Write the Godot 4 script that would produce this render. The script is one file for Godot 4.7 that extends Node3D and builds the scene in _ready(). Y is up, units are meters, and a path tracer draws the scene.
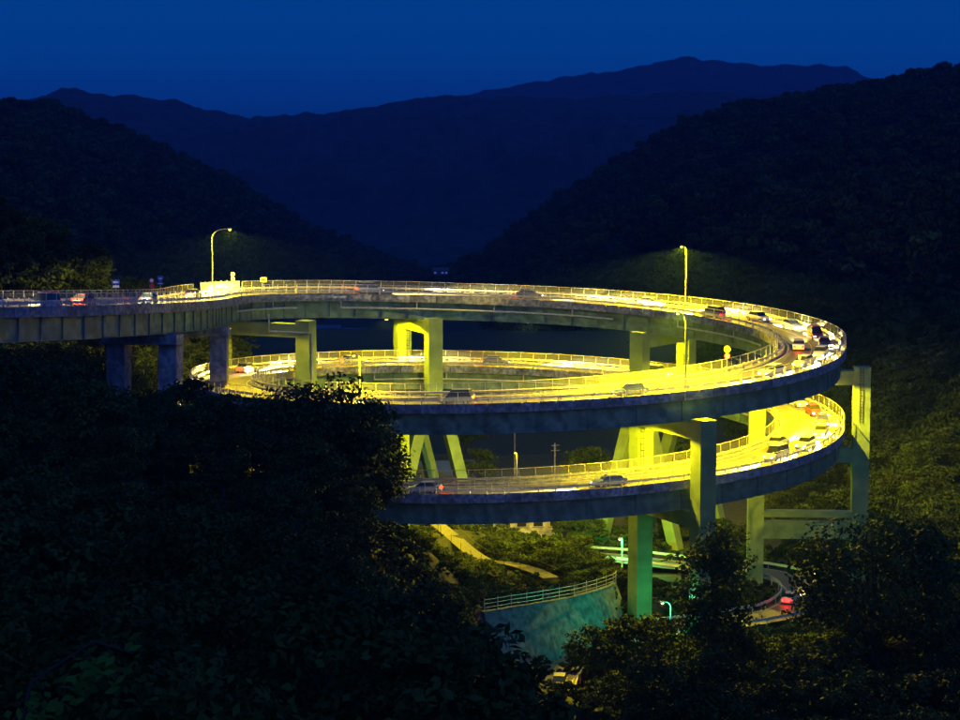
extends Node3D
# A spiral road bridge in a wooded valley at dusk, lit by sodium lamps and car lights.

const RING := 40.0            # radius of the spiral's centre line
const CENTRE_X := 5.044
const PITCH := 10.674         # fall of the road in one turn
const HALF := 4.6             # half width of the deck
const SODIUM := Color(1.0, 0.86, 0.0)

var rng := RandomNumberGenerator.new()
var used := {}
var M := {}
var path_p: Array[Vector3] = []
var path_t: Array[Vector3] = []
var path_s: Array[float] = []
var s_ring := 0.0             # distance along the road where theta = -0.2
var path_len := 0.0
var unit_box: BoxMesh

# ------------------------------------------------------------------ names and tags
func numbered(called: String) -> String:
	if not used.has(called):
		used[called] = 0
		return called
	used[called] += 1
	return "%s_%03d" % [called, used[called]]

func tag(o: Node, label: String, category: String, group := "") -> void:
	o.set_meta("label", label)
	o.set_meta("category", category)
	if group != "":
		o.set_meta("group", group)

func thing(called: String, label: String, category: String, at := Vector3.ZERO, turn := 0.0, group := "") -> Node3D:
	var o := Node3D.new()
	o.name = numbered(called)
	add_child(o)
	o.position = at
	o.rotation.y = turn
	tag(o, label, category, group)
	return o

func obj(called: String, mesh: Mesh, m: Material, parent: Node, x := Transform3D.IDENTITY) -> MeshInstance3D:
	var o := MeshInstance3D.new()
	o.mesh = mesh
	o.material_override = m
	if parent == self:
		o.name = numbered(called)
		add_child(o)
	else:
		o.name = called
		parent.add_child(o, true)
	o.transform = x
	return o

func struct(called: String, mesh: Mesh, m: Material) -> MeshInstance3D:
	var o := obj(called, mesh, m, self)
	o.set_meta("kind", "structure")
	return o

func copy_of(o: Node3D, at: Vector3, turn := 0.0, size := 1.0) -> Node3D:
	var c: Node3D = o.duplicate()
	var base := String(o.name)
	if base.length() > 4 and base.substr(base.length() - 4, 1) == "_" and base.right(3).is_valid_int():
		base = base.left(base.length() - 4)
	c.name = numbered(base)
	add_child(c)
	c.position = at
	c.rotation.y = turn
	c.scale = Vector3.ONE * size
	return c

# ------------------------------------------------------------------ mesh helpers
func mb() -> SurfaceTool:
	var st := SurfaceTool.new()
	st.begin(Mesh.PRIMITIVE_TRIANGLES)
	return st

func tri(st: SurfaceTool, a: Vector3, b: Vector3, c: Vector3, out: Vector3) -> void:
	var n := (b - a).cross(c - a)
	if n.length_squared() < 1e-14:
		return
	n = n.normalized()
	if n.dot(out) < 0.0:
		n = -n
		var k := b; b = c; c = k
	st.set_normal(n); st.add_vertex(a)
	st.set_normal(n); st.add_vertex(c)
	st.set_normal(n); st.add_vertex(b)

func quad(st: SurfaceTool, a: Vector3, b: Vector3, c: Vector3, d: Vector3, out: Vector3) -> void:
	tri(st, a, b, c, out)
	tri(st, a, c, d, out)

func hexa(st: SurfaceTool, p: Array) -> void:
	# eight corners: bottom 0-3 round, top 4-7 round
	var mid := Vector3.ZERO
	for v in p:
		mid += v / 8.0
	for f in [[0, 1, 2, 3], [4, 5, 6, 7], [0, 1, 5, 4], [1, 2, 6, 5], [2, 3, 7, 6], [3, 0, 4, 7]]:
		var c: Vector3 = (p[f[0]] + p[f[1]] + p[f[2]] + p[f[3]]) / 4.0
		quad(st, p[f[0]], p[f[1]], p[f[2]], p[f[3]], c - mid)

func add_box(st: SurfaceTool, mid: Vector3, size: Vector3, b := Basis.IDENTITY, bevel := 0.0) -> void:
	var h := size / 2.0
	if bevel <= 0.0:
		var p := []
		for y in [-1, 1]:
			for c in [[-1, -1], [1, -1], [1, 1], [-1, 1]]:
				p.append(mid + b * Vector3(h.x * c[0], h.y * y, h.z * c[1]))
		hexa(st, p)
		return
	var rings := []
	for r in [[-h.y, bevel], [-h.y + bevel, 0.0], [h.y - bevel, 0.0], [h.y, bevel]]:
		var ring := []
		for c in [[-1, -1], [1, -1], [1, 1], [-1, 1]]:
			ring.append(mid + b * Vector3((h.x - r[1]) * c[0], r[0], (h.z - r[1]) * c[1]))
		rings.append(ring)
	for k in 3:
		for i in 4:
			var j := (i + 1) % 4
			var q: Vector3 = (rings[k][i] + rings[k][j] + rings[k + 1][i] + rings[k + 1][j]) / 4.0
			quad(st, rings[k][i], rings[k][j], rings[k + 1][j], rings[k + 1][i], q - mid)
	quad(st, rings[0][0], rings[0][1], rings[0][2], rings[0][3], b * Vector3.DOWN)
	quad(st, rings[3][0], rings[3][1], rings[3][2], rings[3][3], b * Vector3.UP)

func box_mesh(size: Vector3, bevel := 0.0, mid := Vector3.ZERO) -> ArrayMesh:
	var st := mb()
	add_box(st, mid, size, Basis.IDENTITY, bevel)
	return st.commit()

func add_tube(st: SurfaceTool, pts: Array, radii: Array, sides := 8, caps := true) -> void:
	var rings := []
	for i in pts.size():
		var t: Vector3 = (pts[mini(i + 1, pts.size() - 1)] - pts[maxi(i - 1, 0)]).normalized()
		var a := t.cross(Vector3.UP)
		if a.length() < 0.05:
			a = t.cross(Vector3.RIGHT)
		a = a.normalized()
		var b := t.cross(a).normalized()
		var ring := []
		for k in sides:
			var w := TAU * k / sides
			ring.append([pts[i] + (a * cos(w) + b * sin(w)) * radii[i], a * cos(w) + b * sin(w)])
		rings.append(ring)
	for i in pts.size() - 1:
		for k in sides:
			var j := (k + 1) % sides
			var v := [rings[i][k], rings[i][j], rings[i + 1][j], rings[i + 1][k]]
			var n: Vector3 = (v[1][0] - v[0][0]).cross(v[2][0] - v[0][0])
			var order := [0, 2, 1, 0, 3, 2] if n.dot(v[0][1] + v[1][1]) > 0.0 else [0, 1, 2, 0, 2, 3]
			for o in order:
				st.set_normal(v[o][1])
				st.add_vertex(v[o][0])
	if caps:
		for e in [0, pts.size() - 1]:
			var out: Vector3 = (pts[e] - pts[1 if e == 0 else e - 1]).normalized()
			for k in range(1, sides - 1):
				tri(st, rings[e][0][0], rings[e][k][0], rings[e][k + 1][0], out)

func tube_mesh(pts: Array, r: float, sides := 8) -> ArrayMesh:
	var st := mb()
	var rr := []
	for p in pts:
		rr.append(r)
	add_tube(st, pts, rr, sides)
	return st.commit()

func ball_mesh(r: float, squash := 1.0, sides := 12, rows := 8) -> SphereMesh:
	var s := SphereMesh.new()
	s.radius = r
	s.height = 2.0 * r * squash
	s.radial_segments = sides
	s.rings = rows
	return s

func lathe(profile: Array, sides := 16) -> ArrayMesh:
	var st := mb()
	for i in profile.size() - 1:
		for k in sides:
			var w0 := TAU * k / sides
			var w1 := TAU * (k + 1) / sides
			var p: Vector2 = profile[i]
			var q: Vector2 = profile[i + 1]
			var mid := Vector3(cos((w0 + w1) / 2), 0, sin((w0 + w1) / 2))
			var out := mid * (q.y - p.y) + Vector3.UP * (p.x - q.x)
			quad(st, Vector3(p.x * cos(w0), p.y, p.x * sin(w0)), Vector3(p.x * cos(w1), p.y, p.x * sin(w1)), Vector3(q.x * cos(w1), q.y, q.x * sin(w1)), Vector3(q.x * cos(w0), q.y, q.x * sin(w0)), out)
	return st.commit()

func extrude(poly: PackedVector2Array, depth: float) -> ArrayMesh:
	# polygon in x,y; thickness along z, centred
	var st := mb()
	var mid := Vector2.ZERO
	for p in poly:
		mid += p / poly.size()
	var idx := Geometry2D.triangulate_polygon(poly)
	for s in [-1.0, 1.0]:
		for i in range(0, idx.size(), 3):
			tri(st, v3(poly[idx[i]], s * depth / 2), v3(poly[idx[i + 1]], s * depth / 2), v3(poly[idx[i + 2]], s * depth / 2), Vector3(0, 0, s))
	var turn := 0.0
	for i in poly.size():
		turn += poly[i].cross(poly[(i + 1) % poly.size()])
	for i in poly.size():
		var a := poly[i]
		var b := poly[(i + 1) % poly.size()]
		var d := b - a
		var n := Vector2(d.y, -d.x) * signf(turn)
		quad(st, v3(a, -depth / 2), v3(b, -depth / 2), v3(b, depth / 2), v3(a, depth / 2), Vector3(n.x, n.y, 0))
	return st.commit()

func v3(p: Vector2, z: float) -> Vector3:
	return Vector3(p.x, p.y, z)

# ------------------------------------------------------------------ materials
func noise_tex(freq: float, lo: Color, hi: Color, seed_: int, size := 256, octaves := 4) -> NoiseTexture2D:
	var n := FastNoiseLite.new()
	n.seed = seed_
	n.frequency = freq
	n.fractal_octaves = octaves
	var t := NoiseTexture2D.new()
	t.width = size
	t.height = size
	t.seamless = true
	t.noise = n
	var g := Gradient.new()
	g.set_color(0, lo)
	g.set_color(1, hi)
	t.color_ramp = g
	return t

func mat(color: Color, rough := 0.8, metal := 0.0, tex: Texture2D = null, scale := 0.3, _relief := 0.0) -> StandardMaterial3D:
	var m := StandardMaterial3D.new()
	m.albedo_color = color.linear_to_srgb()
	m.roughness = rough
	m.metallic = metal
	if tex:
		m.albedo_texture = tex
		m.uv1_triplanar = true
		m.uv1_world_triplanar = true
		m.uv1_scale = Vector3.ONE * scale
	return m

func glow(color: Color, energy: float) -> StandardMaterial3D:
	var m := StandardMaterial3D.new()
	m.albedo_color = color
	m.emission_enabled = true
	m.emission = color.linear_to_srgb()
	m.emission_energy_multiplier = energy
	return m

func make_materials() -> void:
	var rough_tex := noise_tex(0.02, Color(0.62, 0.62, 0.62), Color(1, 1, 1), 3)
	var stain_tex := noise_tex(0.012, Color(0.5, 0.5, 0.52), Color(1, 1, 1), 7, 256, 5)
	var fine_tex := noise_tex(0.09, Color(0.7, 0.7, 0.7), Color(1, 1, 1), 11)
	M.asphalt = mat(Color(0.13, 0.13, 0.13), 0.62, 0.0, fine_tex, 0.5)
	M.lane = mat(Color(0.75, 0.75, 0.72), 0.5, 0.0, rough_tex, 0.8)
	M.lane_yellow = mat(Color(0.7, 0.45, 0.08), 0.5, 0.0, rough_tex, 0.8)
	M.concrete = mat(Color(0.42, 0.42, 0.42), 0.85, 0.0, stain_tex, 0.25, 0.4)
	M.fascia = []
	for k in 5:
		var c := 0.30 + 0.055 * k
		M.fascia.append(mat(Color(c, c, c * 1.03), 0.8, 0.0, noise_tex(0.02, Color(0.45, 0.46, 0.48), Color(1, 1, 1), 20 + k, 128, 5), 0.31 + 0.05 * k, 0.3))
	M.steel = mat(Color(0.17, 0.30, 0.22), 0.5, 0.0, stain_tex, 0.16)
	M.steel_pier = mat(Color(0.25, 0.36, 0.13), 0.5, 0.0, noise_tex(0.01, Color(0.7, 0.73, 0.7), Color(1, 1, 1), 17), 0.12)
	M.pipe = mat(Color(0.62, 0.64, 0.66), 0.5, 0.0, rough_tex, 0.4)
	M.rail = mat(Color(0.62, 0.62, 0.60), 0.42, 0.0, rough_tex, 0.5)
	M.zinc = mat(Color(0.55, 0.57, 0.58), 0.45, 0.6, rough_tex, 0.5)
	M.pole = mat(Color(0.5, 0.52, 0.5), 0.45, 0.3, rough_tex, 0.5)
	M.dark = mat(Color(0.03, 0.03, 0.035), 0.5)
	M.panel = mat(Color(0.62, 0.66, 0.6), 0.5)
	M.panel.transparency = BaseMaterial3D.TRANSPARENCY_ALPHA
	M.panel.albedo_color.a = 0.05
	M.barrier = mat(Color(0.72, 0.72, 0.66), 0.55, 0.0, rough_tex, 0.5)
	M.wall = mat(Color(0.17, 0.33, 0.33), 0.85, 0.0, noise_tex(0.015, Color(0.3, 0.34, 0.34), Color(1, 1, 1), 51, 512, 6), 0.12, 1.0)
	M.ground = mat(Color(0.032, 0.042, 0.02), 0.95, 0.0, noise_tex(0.03, Color(0.5, 0.55, 0.5), Color(1, 1, 0.9), 31), 0.08, 3.0)
	M.hill = mat(Color(0.045, 0.055, 0.035), 0.95, 0.0, noise_tex(0.05, Color(0.45, 0.5, 0.5), Color(1, 1, 0.95), 33), 0.02)
	M.mountain = mat(Color(0.045, 0.055, 0.035), 0.95, 0.0, noise_tex(0.03, Color(0.12, 0.15, 0.15), Color(1, 1, 1), 35, 512, 6), 0.0022)
	M.bark = mat(Color(0.06, 0.045, 0.035), 0.9, 0.0, fine_tex, 0.9)
	M.leaf = leaf_mat(Color(1, 1, 1))
	M.path = mat(Color(0.2, 0.2, 0.11), 0.9, 0.0, rough_tex, 0.4)
	M.white_wall = mat(Color(0.7, 0.7, 0.68), 0.7, 0.0, stain_tex, 0.2)
	M.roof_blue = mat(Color(0.08, 0.14, 0.3), 0.4, 0.0, rough_tex, 0.4)
	M.roof_grey = mat(Color(0.14, 0.14, 0.15), 0.6, 0.0, rough_tex, 0.4)
	M.glass = mat(Color(0.02, 0.025, 0.03), 0.08)
	M.tyre = mat(Color(0.02, 0.02, 0.02), 0.8)
	M.rim = mat(Color(0.5, 0.5, 0.5), 0.35, 0.8)
	M.lamp_yellow = glow(Color(1.0, 0.80, 0.08), 6.0)
	M.lamp_green = glow(Color(0.55, 1.0, 0.5), 5.0)
	M.headlight = glow(Color(1.0, 0.93, 0.72), 14.0)
	M.taillight = glow(Color(1.0, 0.06, 0.03), 5.0)
	M.window_lit = glow(Color(0.3, 0.5, 1.0), 0.16)
	M.window_warm = glow(Color(1.0, 0.95, 0.6), 1.2)
	M.sign_blue = mat(Color(0.04, 0.1, 0.5), 0.5)
	M.sign_red = mat(Color(0.6, 0.03, 0.05), 0.5)
	M.sign_white = mat(Color(0.75, 0.75, 0.75), 0.5)
	M.sign_yellow = mat(Color(0.8, 0.6, 0.04), 0.5)

func leaf_mat(c: Color) -> StandardMaterial3D:
	var m := StandardMaterial3D.new()
	m.albedo_color = c
	m.vertex_color_use_as_albedo = true
	m.roughness = 0.75
	m.metallic_specular = 0.15
	m.backlight_enabled = true
	m.backlight = Color(0.25, 0.3, 0.1)
	return m

# ------------------------------------------------------------------ the road's line
func spline(p0: Vector2, p1: Vector2, p2: Vector2, p3: Vector2, t: float) -> Vector2:
	return 0.5 * ((2.0 * p1) + (p2 - p0) * t + (2.0 * p0 - 5.0 * p1 + 4.0 * p2 - p3) * t * t + (3.0 * p1 - p0 - 3.0 * p2 + p3) * t * t * t)

func inner_arc(t: float) -> Vector2:
	return Vector2(CENTRE_X + (RING - HALF) * sin(t), -(RING - HALF) * cos(t))

func make_path() -> void:
	var edge: Array[Vector2] = [Vector2(-80, 150), Vector2(-65, 113), Vector2(-53.6, 85), Vector2(-49, 74), Vector2(-44.7, 63), Vector2(-40.7, 52), Vector2(-36, 32), Vector2(-34.3, 14), Vector2(-34.6, -1), Vector2(-33.6, -12.5), Vector2(-29.6, -22), Vector2(-23.2, -28.3), Vector2(-16, -31.6), Vector2(-9.2, -33.6), inner_arc(-0.2), inner_arc(0.0), inner_arc(0.2)]
	var e: Array[Vector2] = []
	for i in range(1, edge.size() - 3):
		for k in 20:
			e.append(spline(edge[i - 1], edge[i], edge[i + 1], edge[i + 2], k / 20.0))
	e.append(inner_arc(-0.2))
	var c: Array[Vector2] = []
	for i in e.size():
		var t := (e[mini(i + 1, e.size() - 1)] - e[maxi(i - 1, 0)]).normalized()
		c.append(e[i] + Vector2(t.y, -t.x) * HALF)
	var back := 0.0
	var ys: Array[float] = []
	ys.resize(c.size())
	for i in range(c.size() - 1, -1, -1):
		if i < c.size() - 1:
			back += c[i].distance_to(c[i + 1])
		ys[i] = 0.34 + 0.0425 * back if back < 60.0 else 0.34 + 0.0425 * 60.0 + 0.073 * (back - 60.0)
	for i in c.size() - 1:
		path_p.append(Vector3(c[i].x, ys[i], c[i].y))
	var n_line := path_p.size()
	var th := -0.2
	while th < 3.4 * PI:
		path_p.append(Vector3(CENTRE_X + RING * sin(th), -PITCH * th / TAU, -RING * cos(th)))
		th += 0.0125
	var d := (path_p[-1] - path_p[-2]).normalized()
	for k in 30:
		path_p.append(path_p[-1] + d * 1.0)
	var s := 0.0
	for i in path_p.size():
		if i > 0:
			s += path_p[i].distance_to(path_p[i - 1])
		path_s.append(s)
		path_t.append((path_p[mini(i + 1, path_p.size() - 1)] - path_p[maxi(i - 1, 0)]).normalized())
		if i == n_line:
			s_ring = s
	path_len = s

func s_of(theta: float) -> float:
	return s_ring + (theta + 0.2) * sqrt(RING * RING + pow(PITCH / TAU, 2.0))

func frame(s: float) -> Array:
	# position, direction of descent, outward side
	s = clampf(s, 0.0, path_len - 0.01)
	var i := clampi(path_s.bsearch(s) - 1, 0, path_s.size() - 2)
	var k := (s - path_s[i]) / maxf(path_s[i + 1] - path_s[i], 1e-6)
	var t := path_t[i].lerp(path_t[i + 1], k).normalized()
	var side := Vector3.UP.cross(t).normalized()
	return [path_p[i].lerp(path_p[i + 1], k), t, side]

func on_road(s: float, u: float, v := 0.0) -> Vector3:
	var f := frame(s)
	return f[0] + f[2] * u + Vector3.UP * v

func at_ring(theta: float, r: float, v := 0.0) -> Vector3:
	return Vector3(CENTRE_X + r * sin(theta), -PITCH * theta / TAU + v, -r * cos(theta))

func sweep(s0: float, s1: float, poly: Array, step := 1.0, ends := true) -> ArrayMesh:
	var st := mb()
	add_sweep(st, s0, s1, poly, step, ends)
	return st.commit()

func add_sweep(st: SurfaceTool, s0: float, s1: float, poly: Array, step := 1.0, ends := true) -> void:
	var area := 0.0
	for i in poly.size():
		area += poly[i].cross(poly[(i + 1) % poly.size()])
	var n := maxi(1, int(ceil((s1 - s0) / step)))
	var last: Array = []
	for k in n + 1:
		var f := frame(lerpf(s0, s1, float(k) / n))
		var ring := []
		for p in poly:
			ring.append(f[0] + f[2] * p.x + Vector3.UP * p.y)
		if k > 0:
			for i in poly.size():
				var j := (i + 1) % poly.size()
				var e: Vector2 = poly[j] - poly[i]
				var o := Vector2(e.y, -e.x) * signf(area)
				quad(st, last[i], last[j], ring[j], ring[i], f[2] * o.x + Vector3.UP * o.y)
		if ends and (k == 0 or k == n):
			var idx := Geometry2D.triangulate_polygon(PackedVector2Array(poly))
			for i in range(0, idx.size(), 3):
				tri(st, ring[idx[i]], ring[idx[i + 1]], ring[idx[i + 2]], f[1] * (-1.0 if k == 0 else 1.0))
		last = ring

func rect(u0: float, u1: float, v0: float, v1: float) -> Array:
	return [Vector2(u0, v0), Vector2(u1, v0), Vector2(u1, v1), Vector2(u0, v1)]

func stations(u: float, s0: float, s1: float, gap: float) -> Array:
	# places every gap metres along the line at offset u: [point, direction, side, s]
	var out := []
	var s := s0
	var last := on_road(s, u)
	out.append(s)
	while s < s1:
		s += 0.05
		var p := on_road(s, u)
		if p.distance_to(last) >= gap:
			out.append(s)
			last = p
	return out

func along(a: Vector3, b: Vector3) -> Transform3D:
	# local x runs from a to b, y up, origin half way
	var x := (b - a).normalized()
	var z := x.cross(Vector3.UP).normalized()
	return Transform3D(Basis(x, z.cross(x), z), (a + b) / 2.0)

# ------------------------------------------------------------------ the bridge
func make_bridge() -> Node3D:
	var b := thing("spiral_bridge", "green steel spiral road bridge of two stacked turns on tall portal piers", "bridge")
	var all0 := 0.0
	var all1 := path_len
	obj("deck", sweep(all0, all1, rect(-4.42, 4.42, -0.42, -0.06), 1.0), M.concrete, b)
	obj("road_surface", sweep(all0, all1, rect(-3.5, 3.5, -0.055, 0.0), 1.0), M.asphalt, b)
	for s in [-1.0, 1.0]:
		obj("kerb", sweep(all0, all1, [Vector2(s * 3.5, -0.055), Vector2(s * 4.38, -0.055), Vector2(s * 4.38, 0.2), Vector2(s * 3.62, 0.2), Vector2(s * 3.5, 0.14)], 1.0), M.concrete, b)
		obj("edge_line", sweep(all0, all1, rect(s * 3.1 - 0.09, s * 3.1 + 0.09, 0.003, 0.008), 1.0, false), M.lane, b)
	obj("centre_line", sweep(all0, all1, rect(-0.08, 0.08, 0.003, 0.008), 1.0, false), M.lane_yellow, b)
	# box girder: two webs, bottom plate, flanges, and a stiffener at each splice
	var girder := obj("girder", sweep(all0, all1, [Vector2(-3.75, -0.42), Vector2(-3.75, -3.3), Vector2(3.75, -3.3), Vector2(3.75, -0.42)], 1.0), M.steel, b)
	for s in [-1.0, 1.0]:
		obj("bottom_flange", sweep(all0, all1, rect(s * 3.45 - 0.42, s * 3.45 + 0.42, -3.36, -3.305), 1.0, false), M.steel, girder)
	var rib := box_mesh(Vector3(0.05, 2.8, 0.16))
	for run in [[-3.84, 0.0, s_of(0.45 * PI), 4.2], [3.84, s_of(0.42 * PI), s_of(1.22 * PI), 6.0], [-3.84, s_of(1.62 * PI), s_of(2.45 * PI), 6.0], [3.84, s_of(2.42 * PI), s_of(3.2 * PI), 6.0]]:
		for s in stations(run[0], run[1], run[2], run[3]):
			var f := frame(s)
			obj("stiffener", rib, M.steel, girder, Transform3D(Basis(f[1], Vector3.UP, f[1].cross(Vector3.UP).normalized()).orthonormalized(), on_road(s, run[0], -1.87)))
	# precast fascia panels, two metres each where they show, in one piece elsewhere
	var panel := box_mesh(Vector3(1.955, 1.14, 0.16), 0.025)
	var runs := [[-1, 0.0, s_of(0.46 * PI)], [1, s_of(0.40 * PI), s_of(1.24 * PI)], [-1, s_of(1.62 * PI), s_of(2.46 * PI)], [1, s_of(2.40 * PI), s_of(3.2 * PI)]]
	for r in runs:
		var u: float = r[0] * 4.51
		var st := stations(u, r[1], r[2], 2.0)
		for i in st.size() - 1:
			var x := along(on_road(st[i], u, -0.18), on_road(st[i + 1], u, -0.18))
			obj("fascia_panel", panel, M.fascia[rng.randi() % 5], b, x)
	var rest := mb()
	for r in [[-1, s_of(0.46 * PI), s_of(1.62 * PI)], [-1, s_of(2.46 * PI), path_len], [1, 0.0, s_of(0.40 * PI)], [1, s_of(1.24 * PI), s_of(2.40 * PI)], [1, s_of(3.2 * PI), path_len]]:
		add_sweep(rest, r[1] + 0.05, r[2] - 0.05, rect(r[0] * 4.51 - 0.08, r[0] * 4.51 + 0.08, -0.75, 0.39), 1.0)
	obj("fascia_run", rest.commit(), M.fascia[2], b).set_meta("kind", "stuff")
	# drain pipes hung under the inner fascia
	for r in [[s_of(-1.45), s_of(-0.95)], [s_of(-0.72), s_of(0.14 * PI)], [s_of(0.24 * PI), s_of(0.42 * PI)], [s_of(1.80 * PI), s_of(2.16 * PI)], [s_of(2.24 * PI), s_of(2.42 * PI)]]:
		var pts := []
		var n := int((r[1] - r[0]) / 1.5)
		for k in n + 1:
			pts.append(on_road(lerpf(r[0], r[1], float(k) / n), -4.25, -1.75))
		var pipe := obj("drain_pipe", tube_mesh(pts, 0.13, 8), M.pipe, b)
		for s in stations(-4.25, r[0], r[1], 12.0):
			obj("pipe_drop", tube_mesh([on_road(s, -4.25, -1.75), on_road(s, -4.25, -0.72)], 0.11, 8), M.pipe, pipe)
	return b

func column_box(st: SurfaceTool, r: float, theta: float, y0: float, y1: float, w: float, shift0 := 0.0, shift1 := 0.0) -> void:
	# a column at radius r; shift moves its foot and head along the ring
	var out := Vector3(sin(theta), 0, -cos(theta))
	var t := Vector3(cos(theta), 0, sin(theta))
	var c := Vector3(CENTRE_X, 0, 0) + out * r
	var p := []
	for e in [[y0, shift0], [y1, shift1]]:
		for k in [[-1, -1], [1, -1], [1, 1], [-1, 1]]:
			p.append(c + Vector3.UP * e[0] + out * k[0] * w / 2.0 + t * (e[1] + k[1] * w / 2.0))
	hexa(st, p)

func beam_box(st: SurfaceTool, r0: float, r1: float, theta: float, y0: float, y1: float, w: float) -> void:
	var out := Vector3(sin(theta), 0, -cos(theta))
	var t := Vector3(cos(theta), 0, sin(theta))
	var p := []
	for y in [y0, y1]:
		for k in [[r0, -1], [r1, -1], [r1, 1], [r0, 1]]:
			p.append(Vector3(CENTRE_X, y, 0) + out * k[0] + t * k[1] * w / 2.0)
	hexa(st, p)

func make_pier(b: Node3D, theta: float, split: bool, top_turn := true, ladder := true) -> void:
	var p := Node3D.new()
	p.name = "pier"
	b.add_child(p, true)
	var foot := -41.0
	var y_top := -PITCH * theta / TAU - 2.85
	var y_low := -PITCH * (theta / TAU + 1.0) - 2.85
	if not top_turn:
		y_top = y_low
	for r in [32.9, 47.0]:
		var st := mb()
		if split:
			column_box(st, r, theta, y_low - 2.6, y_top, 2.2)
			obj("column", st.commit(), M.steel_pier, p)
			for s in [-1.0, 1.0]:
				st = mb()
				column_box(st, r, theta, -46.0, y_low - 2.62, 1.75, s * 9.2, s * 1.5)
				obj("splayed_leg", st.commit(), M.steel_pier, p)
			st = mb()
			column_box(st, r, theta, y_low - 3.4, y_low - 2.61, 4.9)
			obj("leg_head", st.commit(), M.steel_pier, p)
		else:
			column_box(st, r, theta, foot, y_top, 2.2)
			obj("column", st.commit(), M.steel_pier, p)
		# splice plates round the column
		for y in [y_top - 5.5, y_low + 0.4, y_low - 8.0]:
			if y < y_top - 1.0 and not (split and y < y_low - 2.0):
				st = mb()
				column_box(st, r, theta, y, y + 0.7, 2.25)
				obj("splice_plate", st.commit(), M.steel_pier, p)
	for y in [y_top, y_low]:
		if y == y_low and not top_turn:
			continue
		var st2 := mb()
		beam_box(st2, 34.0, 45.9, theta, y - 2.45, y - 0.52, 1.9)
		obj("cross_beam", st2.commit(), M.steel_pier, p)
	if absf(theta - 0.52 * PI) < 0.01:
		# low tie beams between the feet
		for e in [[-26.4, -25.6], [-29.4, -27.1]]:
			var st4 := mb()
			beam_box(st4, 34.0, 45.9, theta, e[0], e[1], 1.7)
			obj("tie_beam", st4.commit(), M.steel_pier, p)
	if absf(theta + 0.366 * PI) < 0.01:
		var a := at_ring(theta - 0.2, 35.6, -1.75)
		var b2 := at_ring(theta - 0.2, 35.6, -4.2)
		var c2 := at_ring(theta - 0.02, 31.66, -4.6)
		obj("downpipe", tube_mesh([a, b2, c2, c2 + Vector3.DOWN * 9.0], 0.13, 8), M.pipe, p)
	if ladder:
		for r in [[32.9, 1.0], [47.0, -1.0]]:
			var st3 := mb()
			var out := Vector3(sin(theta), 0, -cos(theta))
			var t := Vector3(cos(theta), 0, sin(theta))
			var c: Vector3 = Vector3(CENTRE_X, 0, 0) + out * (r[0] + r[1] * 1.22) + t * 0.55
			var across := t
			var away: Vector3 = out * r[1]
			if absf(theta - 0.52 * PI) < 0.01 and r[0] > 40.0:
				# this one climbs the face along the road
				c = Vector3(CENTRE_X, 0, 0) + out * (r[0] - 0.1) + t * 1.22
				across = out
				away = t
			for s in [-0.22, 0.22]:
				add_box(st3, c + across * s + Vector3.UP * ((y_low + 3.0 + y_top) / 2.0), Vector3(0.06, y_top - y_low - 3.0, 0.06))
			var y := y_low + 3.2
			while y < y_top:
				add_box(st3, c + Vector3.UP * y, Vector3(0.44, 0.04, 0.04), Basis(across, Vector3.UP, across.cross(Vector3.UP)))
				y += 0.4
			for h in 6:
				var hy := y_low + 4.6 + h * 0.75
				var pts := []
				for k in 7:
					var w := PI * k / 6.0
					pts.append(c + across * cos(w) * 0.4 + away * sin(w) * 0.65 + Vector3.UP * hy)
				add_tube(st3, pts, [0.03, 0.03, 0.03, 0.03, 0.03, 0.03, 0.03], 4, false)
			obj("ladder", st3.commit(), M.dark, p)

func make_fence(called: String, label: String, u: float, s0: float, s1: float) -> void:
	var f := thing(called, label, "fence", Vector3.ZERO, 0.0, "")
	var post := box_mesh(Vector3(0.065, 1.34, 0.065), 0.01)
	var panel := box_mesh(Vector3(1.84, 1.08, 0.012))
	var st := stations(u, s0, s1, 2.0)
	for i in st.size():
		var fr := frame(st[i])
		var b := Basis(fr[1], Vector3.UP, fr[1].cross(Vector3.UP).normalized()).orthonormalized()
		obj("post", post, M.rail, f, Transform3D(b, on_road(st[i], u, 0.39 + 0.67)))
		if i + 1 < st.size():
			obj("mesh_panel", panel, M.panel, f, along(on_road(st[i], u, 1.08), on_road(st[i + 1], u, 1.08)))
	obj("top_rail", sweep(st[0], st[-1], rect(u - 0.04, u + 0.04, 1.735, 1.80), 2.0), M.rail, f)

func make_guardrail(called: String, label: String, u: float, s0: float, s1: float) -> void:
	var f := thing(called, label, "guardrail")
	var post := box_mesh(Vector3(0.12, 0.78, 0.12), 0.015)
	var k := signf(u)
	for s in stations(u, s0, s1, 2.0):
		var fr := frame(s)
		var b := Basis(fr[1], Vector3.UP, fr[1].cross(Vector3.UP).normalized()).orthonormalized()
		obj("post", post, M.rail, f, Transform3D(b, on_road(s, u, 0.2 + 0.38)))
	var w := u - k * 0.1
	obj("beam", sweep(s0, s1, [Vector2(w - 0.02, 0.60), Vector2(w - k * 0.06, 0.67), Vector2(w - 0.02, 0.75), Vector2(w - k * 0.06, 0.83), Vector2(w - 0.02, 0.90), Vector2(w + k * 0.035, 0.90), Vector2(w + k * 0.035, 0.60)], 1.0), M.rail, f)

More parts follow.
